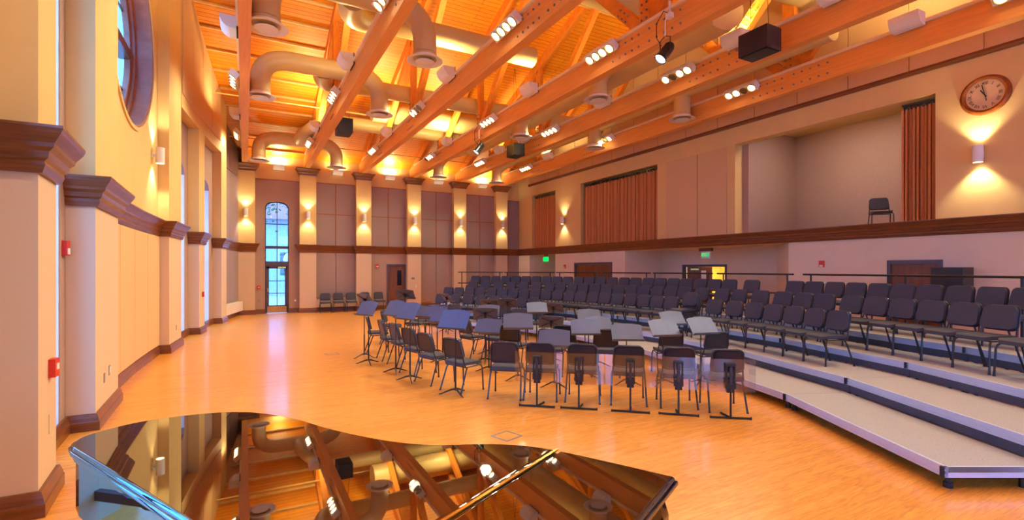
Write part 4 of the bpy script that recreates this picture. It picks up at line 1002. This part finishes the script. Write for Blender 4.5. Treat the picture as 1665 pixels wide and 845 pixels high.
def hand(L_, w_, ang, nm, back=.05):
    a = R(90 - ang); d = Vector((-cos(a), 0, sin(a))); obj(nm, MB().bar(-d * back + Vector((0, .032, 0)), d * L_ + Vector((0, .032, 0)), w_, .006, (0, 1, 0)), 'ink', t)
hand(.13, .02, 329, 'hour_hand'); hand(.21, .013, 348, 'minute_hand', .13)

# ------------------------------------------------------------------ signs, alarms, plates
def plate(name, lab, cat, c, n, size, m, extra=None):
    """small wall-mounted box; n = outward direction in plan"""
    a = atan2(n[1], n[0]); t = thing(name, lab, cat, c, a)
    obj('body', MB().bb(0, size[0], -size[1] / 2, size[1] / 2, -size[2] / 2, size[2] / 2), m, t, bevel=.004)
    if extra: obj(extra[0], MB().bb(size[0], size[0] + .006, -size[1] * extra[2], size[1] * extra[2], -size[2] * extra[3], size[2] * extra[4]), extra[1], t)
    return t
plate('fire_alarm', 'red fire alarm pull station on the nearest left pillar', 'fire alarm', (*pw(5.42, 0), 1.08), (1, 0), (.05, .11, .15), 'red', ('pull_handle', 'white', .2, .1, .25))
plate('fire_alarm', 'red fire alarm horn with strobe beside the nearest window bay', 'fire alarm', (*pw(7.35, .27), 2.14), (1, 0), (.05, .12, .17), 'red', ('strobe', 'white', .3, .4, 0.))
plate('fire_alarm', 'small red fire alarm on the fourth left pillar', 'fire alarm', (*pw(17.35, 0), 1.15), (1, 0), (.05, .10, .15), 'red', ('pull_handle', 'white', .2, .1, .25))
plate('fire_alarm', 'small red fire alarm left of the glass door', 'fire alarm', (.53, UF - .03, 1.13), (0, -1), (.05, .12, .14), 'red', ('pull_handle', 'white', .2, .1, .2))
plate('fire_alarm', 'red fire alarm strobe high left of the wooden door', 'fire alarm', (5.52, UF - .03, 2.06), (0, -1), (.05, .13, .17), 'red', ('strobe', 'white', .35, .35, 0.))
plate('fire_alarm', 'small red fire alarm left of the brown double door', 'fire alarm', (VR, 19.02, 2.03), (-1, 0), (.05, .12, .17), 'red', ('strobe', 'white', .35, .35, 0.))
plate('fire_alarm', 'red fire alarm strobe on the right wall above the chairs', 'fire alarm', (VR, 7.33, 2.04), (-1, 0), (.05, .12, .17), 'red', ('strobe', 'white', .35, .45, -.15))
plate('switch_plate', 'plain switch plate on the second left pillar, lower left', 'switch', (*pw(7.95, 0), .52), (1, 0), (.01, .075, .12), 'steel')
plate('switch_plate', 'switch plate with toggles on the second left pillar', 'switch', (*pw(8.27, 0), .56), (1, 0), (.01, .09, .13), 'steel', ('toggles', 'white', .25, .35, .35))
plate('switch_plate', 'pale blank plate low on the nearest left pillar', 'switch', (*pw(5.42, 0), .62), (1, 0), (.01, .08, .16), 'wall')
plate('outlet_plate', 'outlet plate on the third left pillar', 'outlet', (*pw(14.2, 0), .5), (1, 0), (.01, .075, .12), 'steel')
plate('outlet_plate', 'small outlet plate left of the glass door below the red alarm', 'outlet', (.53, UF - .03, .55), (0, -1), (.01, .07, .11), 'steel')
plate('outlet_plate', 'small outlet plate right of the glass door', 'outlet', (1.95, UF - .03, .53), (0, -1), (.01, .08, .08), 'white')
plate('room_sign', 'small grey room sign right of the wooden door', 'sign', (PV[3] - .07, UF - .3, 1.46), (0, -1), (.01, .16, .10), 'steel')
plate('switch_plate', 'white switch plate right of the wooden door', 'switch', (PV[3] + .09, UF - .3, 1.07), (0, -1), (.01, .07, .12), 'white')
t = thing('exit_sign', 'green exit sign hanging in the alcove near the far corner', 'sign', (VR + .35, 21.25, 2.42), R(15))
obj('lit_panel', MB().bb(-.02, .02, -.17, .17, -.12, .12), 'green', t); obj('mount', MB().bb(-.03, .03, -.12, .12, .14, .27), 'trim', t)
t = thing('exit_sign', 'white exit sign with green letters above the open double door', 'sign', (VR + .9, 11.75, 2.40), 0)
obj('panel', MB().bb(-.02, .02, -.19, .19, -.12, .12), 'white', t, bevel=.004); obj('mount', MB().bb(-.05, .05, -.26, .26, .13, .24), 'trim', t)
me = textmesh('e', 'EXIT', .17, 'green', t, Matrix.Translation((-.024, 0, 0)) @ Matrix(((0, 0, -1, 0), (-1, 0, 0, 0), (0, 1, 0, 0), (0, 0, 0, 1)))); me.materials.append(M['green'])
o = bpy.data.objects.new('letters', me); COL.objects.link(o); o.parent = t
# wall rack cabinet by the right-hand door
t = thing('rack_cabinet', 'black wall-mounted equipment rack beside the walnut door at right', 'cabinet', (VR - .27, 4.56, 1.6))
obj('body', MB().bb(-.26, .27, -.26, .26, -.36, .34), 'plastic', t, bevel=.006)
obj('door', MB().bb(-.275, -.26, -.25, .25, -.34, .32), 'black', t); obj('side_panel', MB().bb(-.22, .23, .26, .268, -.3, .28), 'black', t)
# floor boxes
for (x, y, a, lab) in ((2.62, 4.92, 18, 'square floor box with dark metal frame just beyond the piano'), (1.72, 11.59, 15, 'small floor box in the open floor left of the chairs')):
    t = thing('floor_box', lab, 'floor box', (x, y, 0), R(a)); b = MB()
    for s in (1, -1): b.bb(-.13, .13, s * .12 - .01, s * .12 + .01, 0, .004); b.bb(s * .12 - .01, s * .12 + .01, -.11, .11, 0, .004)
    obj('metal_frame', b, 'steel', t); obj('lid_inlay', MB().bb(-.11, .11, -.11, .11, 0, .002), 'floor', t)

# ------------------------------------------------------------------ outdoors, seen through the glass
struct('ground', MB().bb(-60, 60, UF + .3, 90, -.5, -.05).bb(-60, -4, -40, UF + .3, -.5, -.05), 'paving')
t = thing('neighbouring_building', 'pale building with red roof seen through the glass door', 'building', (0, 40, -.05))
w_ = obj('wall', MB().bb(-9, 9, 0, 8, 0, 5.6), 'brick', t)
for x in (-4, -1, 2.3, 4.6): obj('window', MB().bb(x, x + 1, -.05, .05, 1.5, 3.2), 'mirror', w_)
obj('roof', MB().poly([(-9.6, -.6, 5.6), (-9.6, 8.6, 5.6), (-9.6, 4, 8.2)], (19.2, 0, 0)), 'roofr', t)
t = thing('street_lamp', 'white globe street lamp outside the glass door', 'street lamp', (2.15, 31, -.05))
obj('pole', MB().tube([(0, 0, 0), (0, 0, 2.3)], .05, 8), 'black', t); obj('lamp_globe', MB().lathe([(.0, 2.2), (.12, 2.25), (.22, 2.5), (.15, 2.75), (.0, 2.9)], 14), 'white', t, smooth=True)
t = thing('tree', 'leafy tree outside above the glass door', 'tree', (.6, 33, -.05))
obj('trunk', MB().tube([(0, 0, 0), (0, 0, 5)], .15, 8), 'bark', t); b = MB()
for i in range(700):
    c_ = Vector((random.gauss(0, .9), random.gauss(0, .9), 6.6 + random.gauss(0, .9))); m_ = Matrix.Rotation(random.random() * 6, 3, 'X') @ Matrix.Rotation(random.random() * 6, 3, 'Y')
    b.box(c_, (.16, .1, .01), m_)
obj('foliage', b, 'leaf', t)
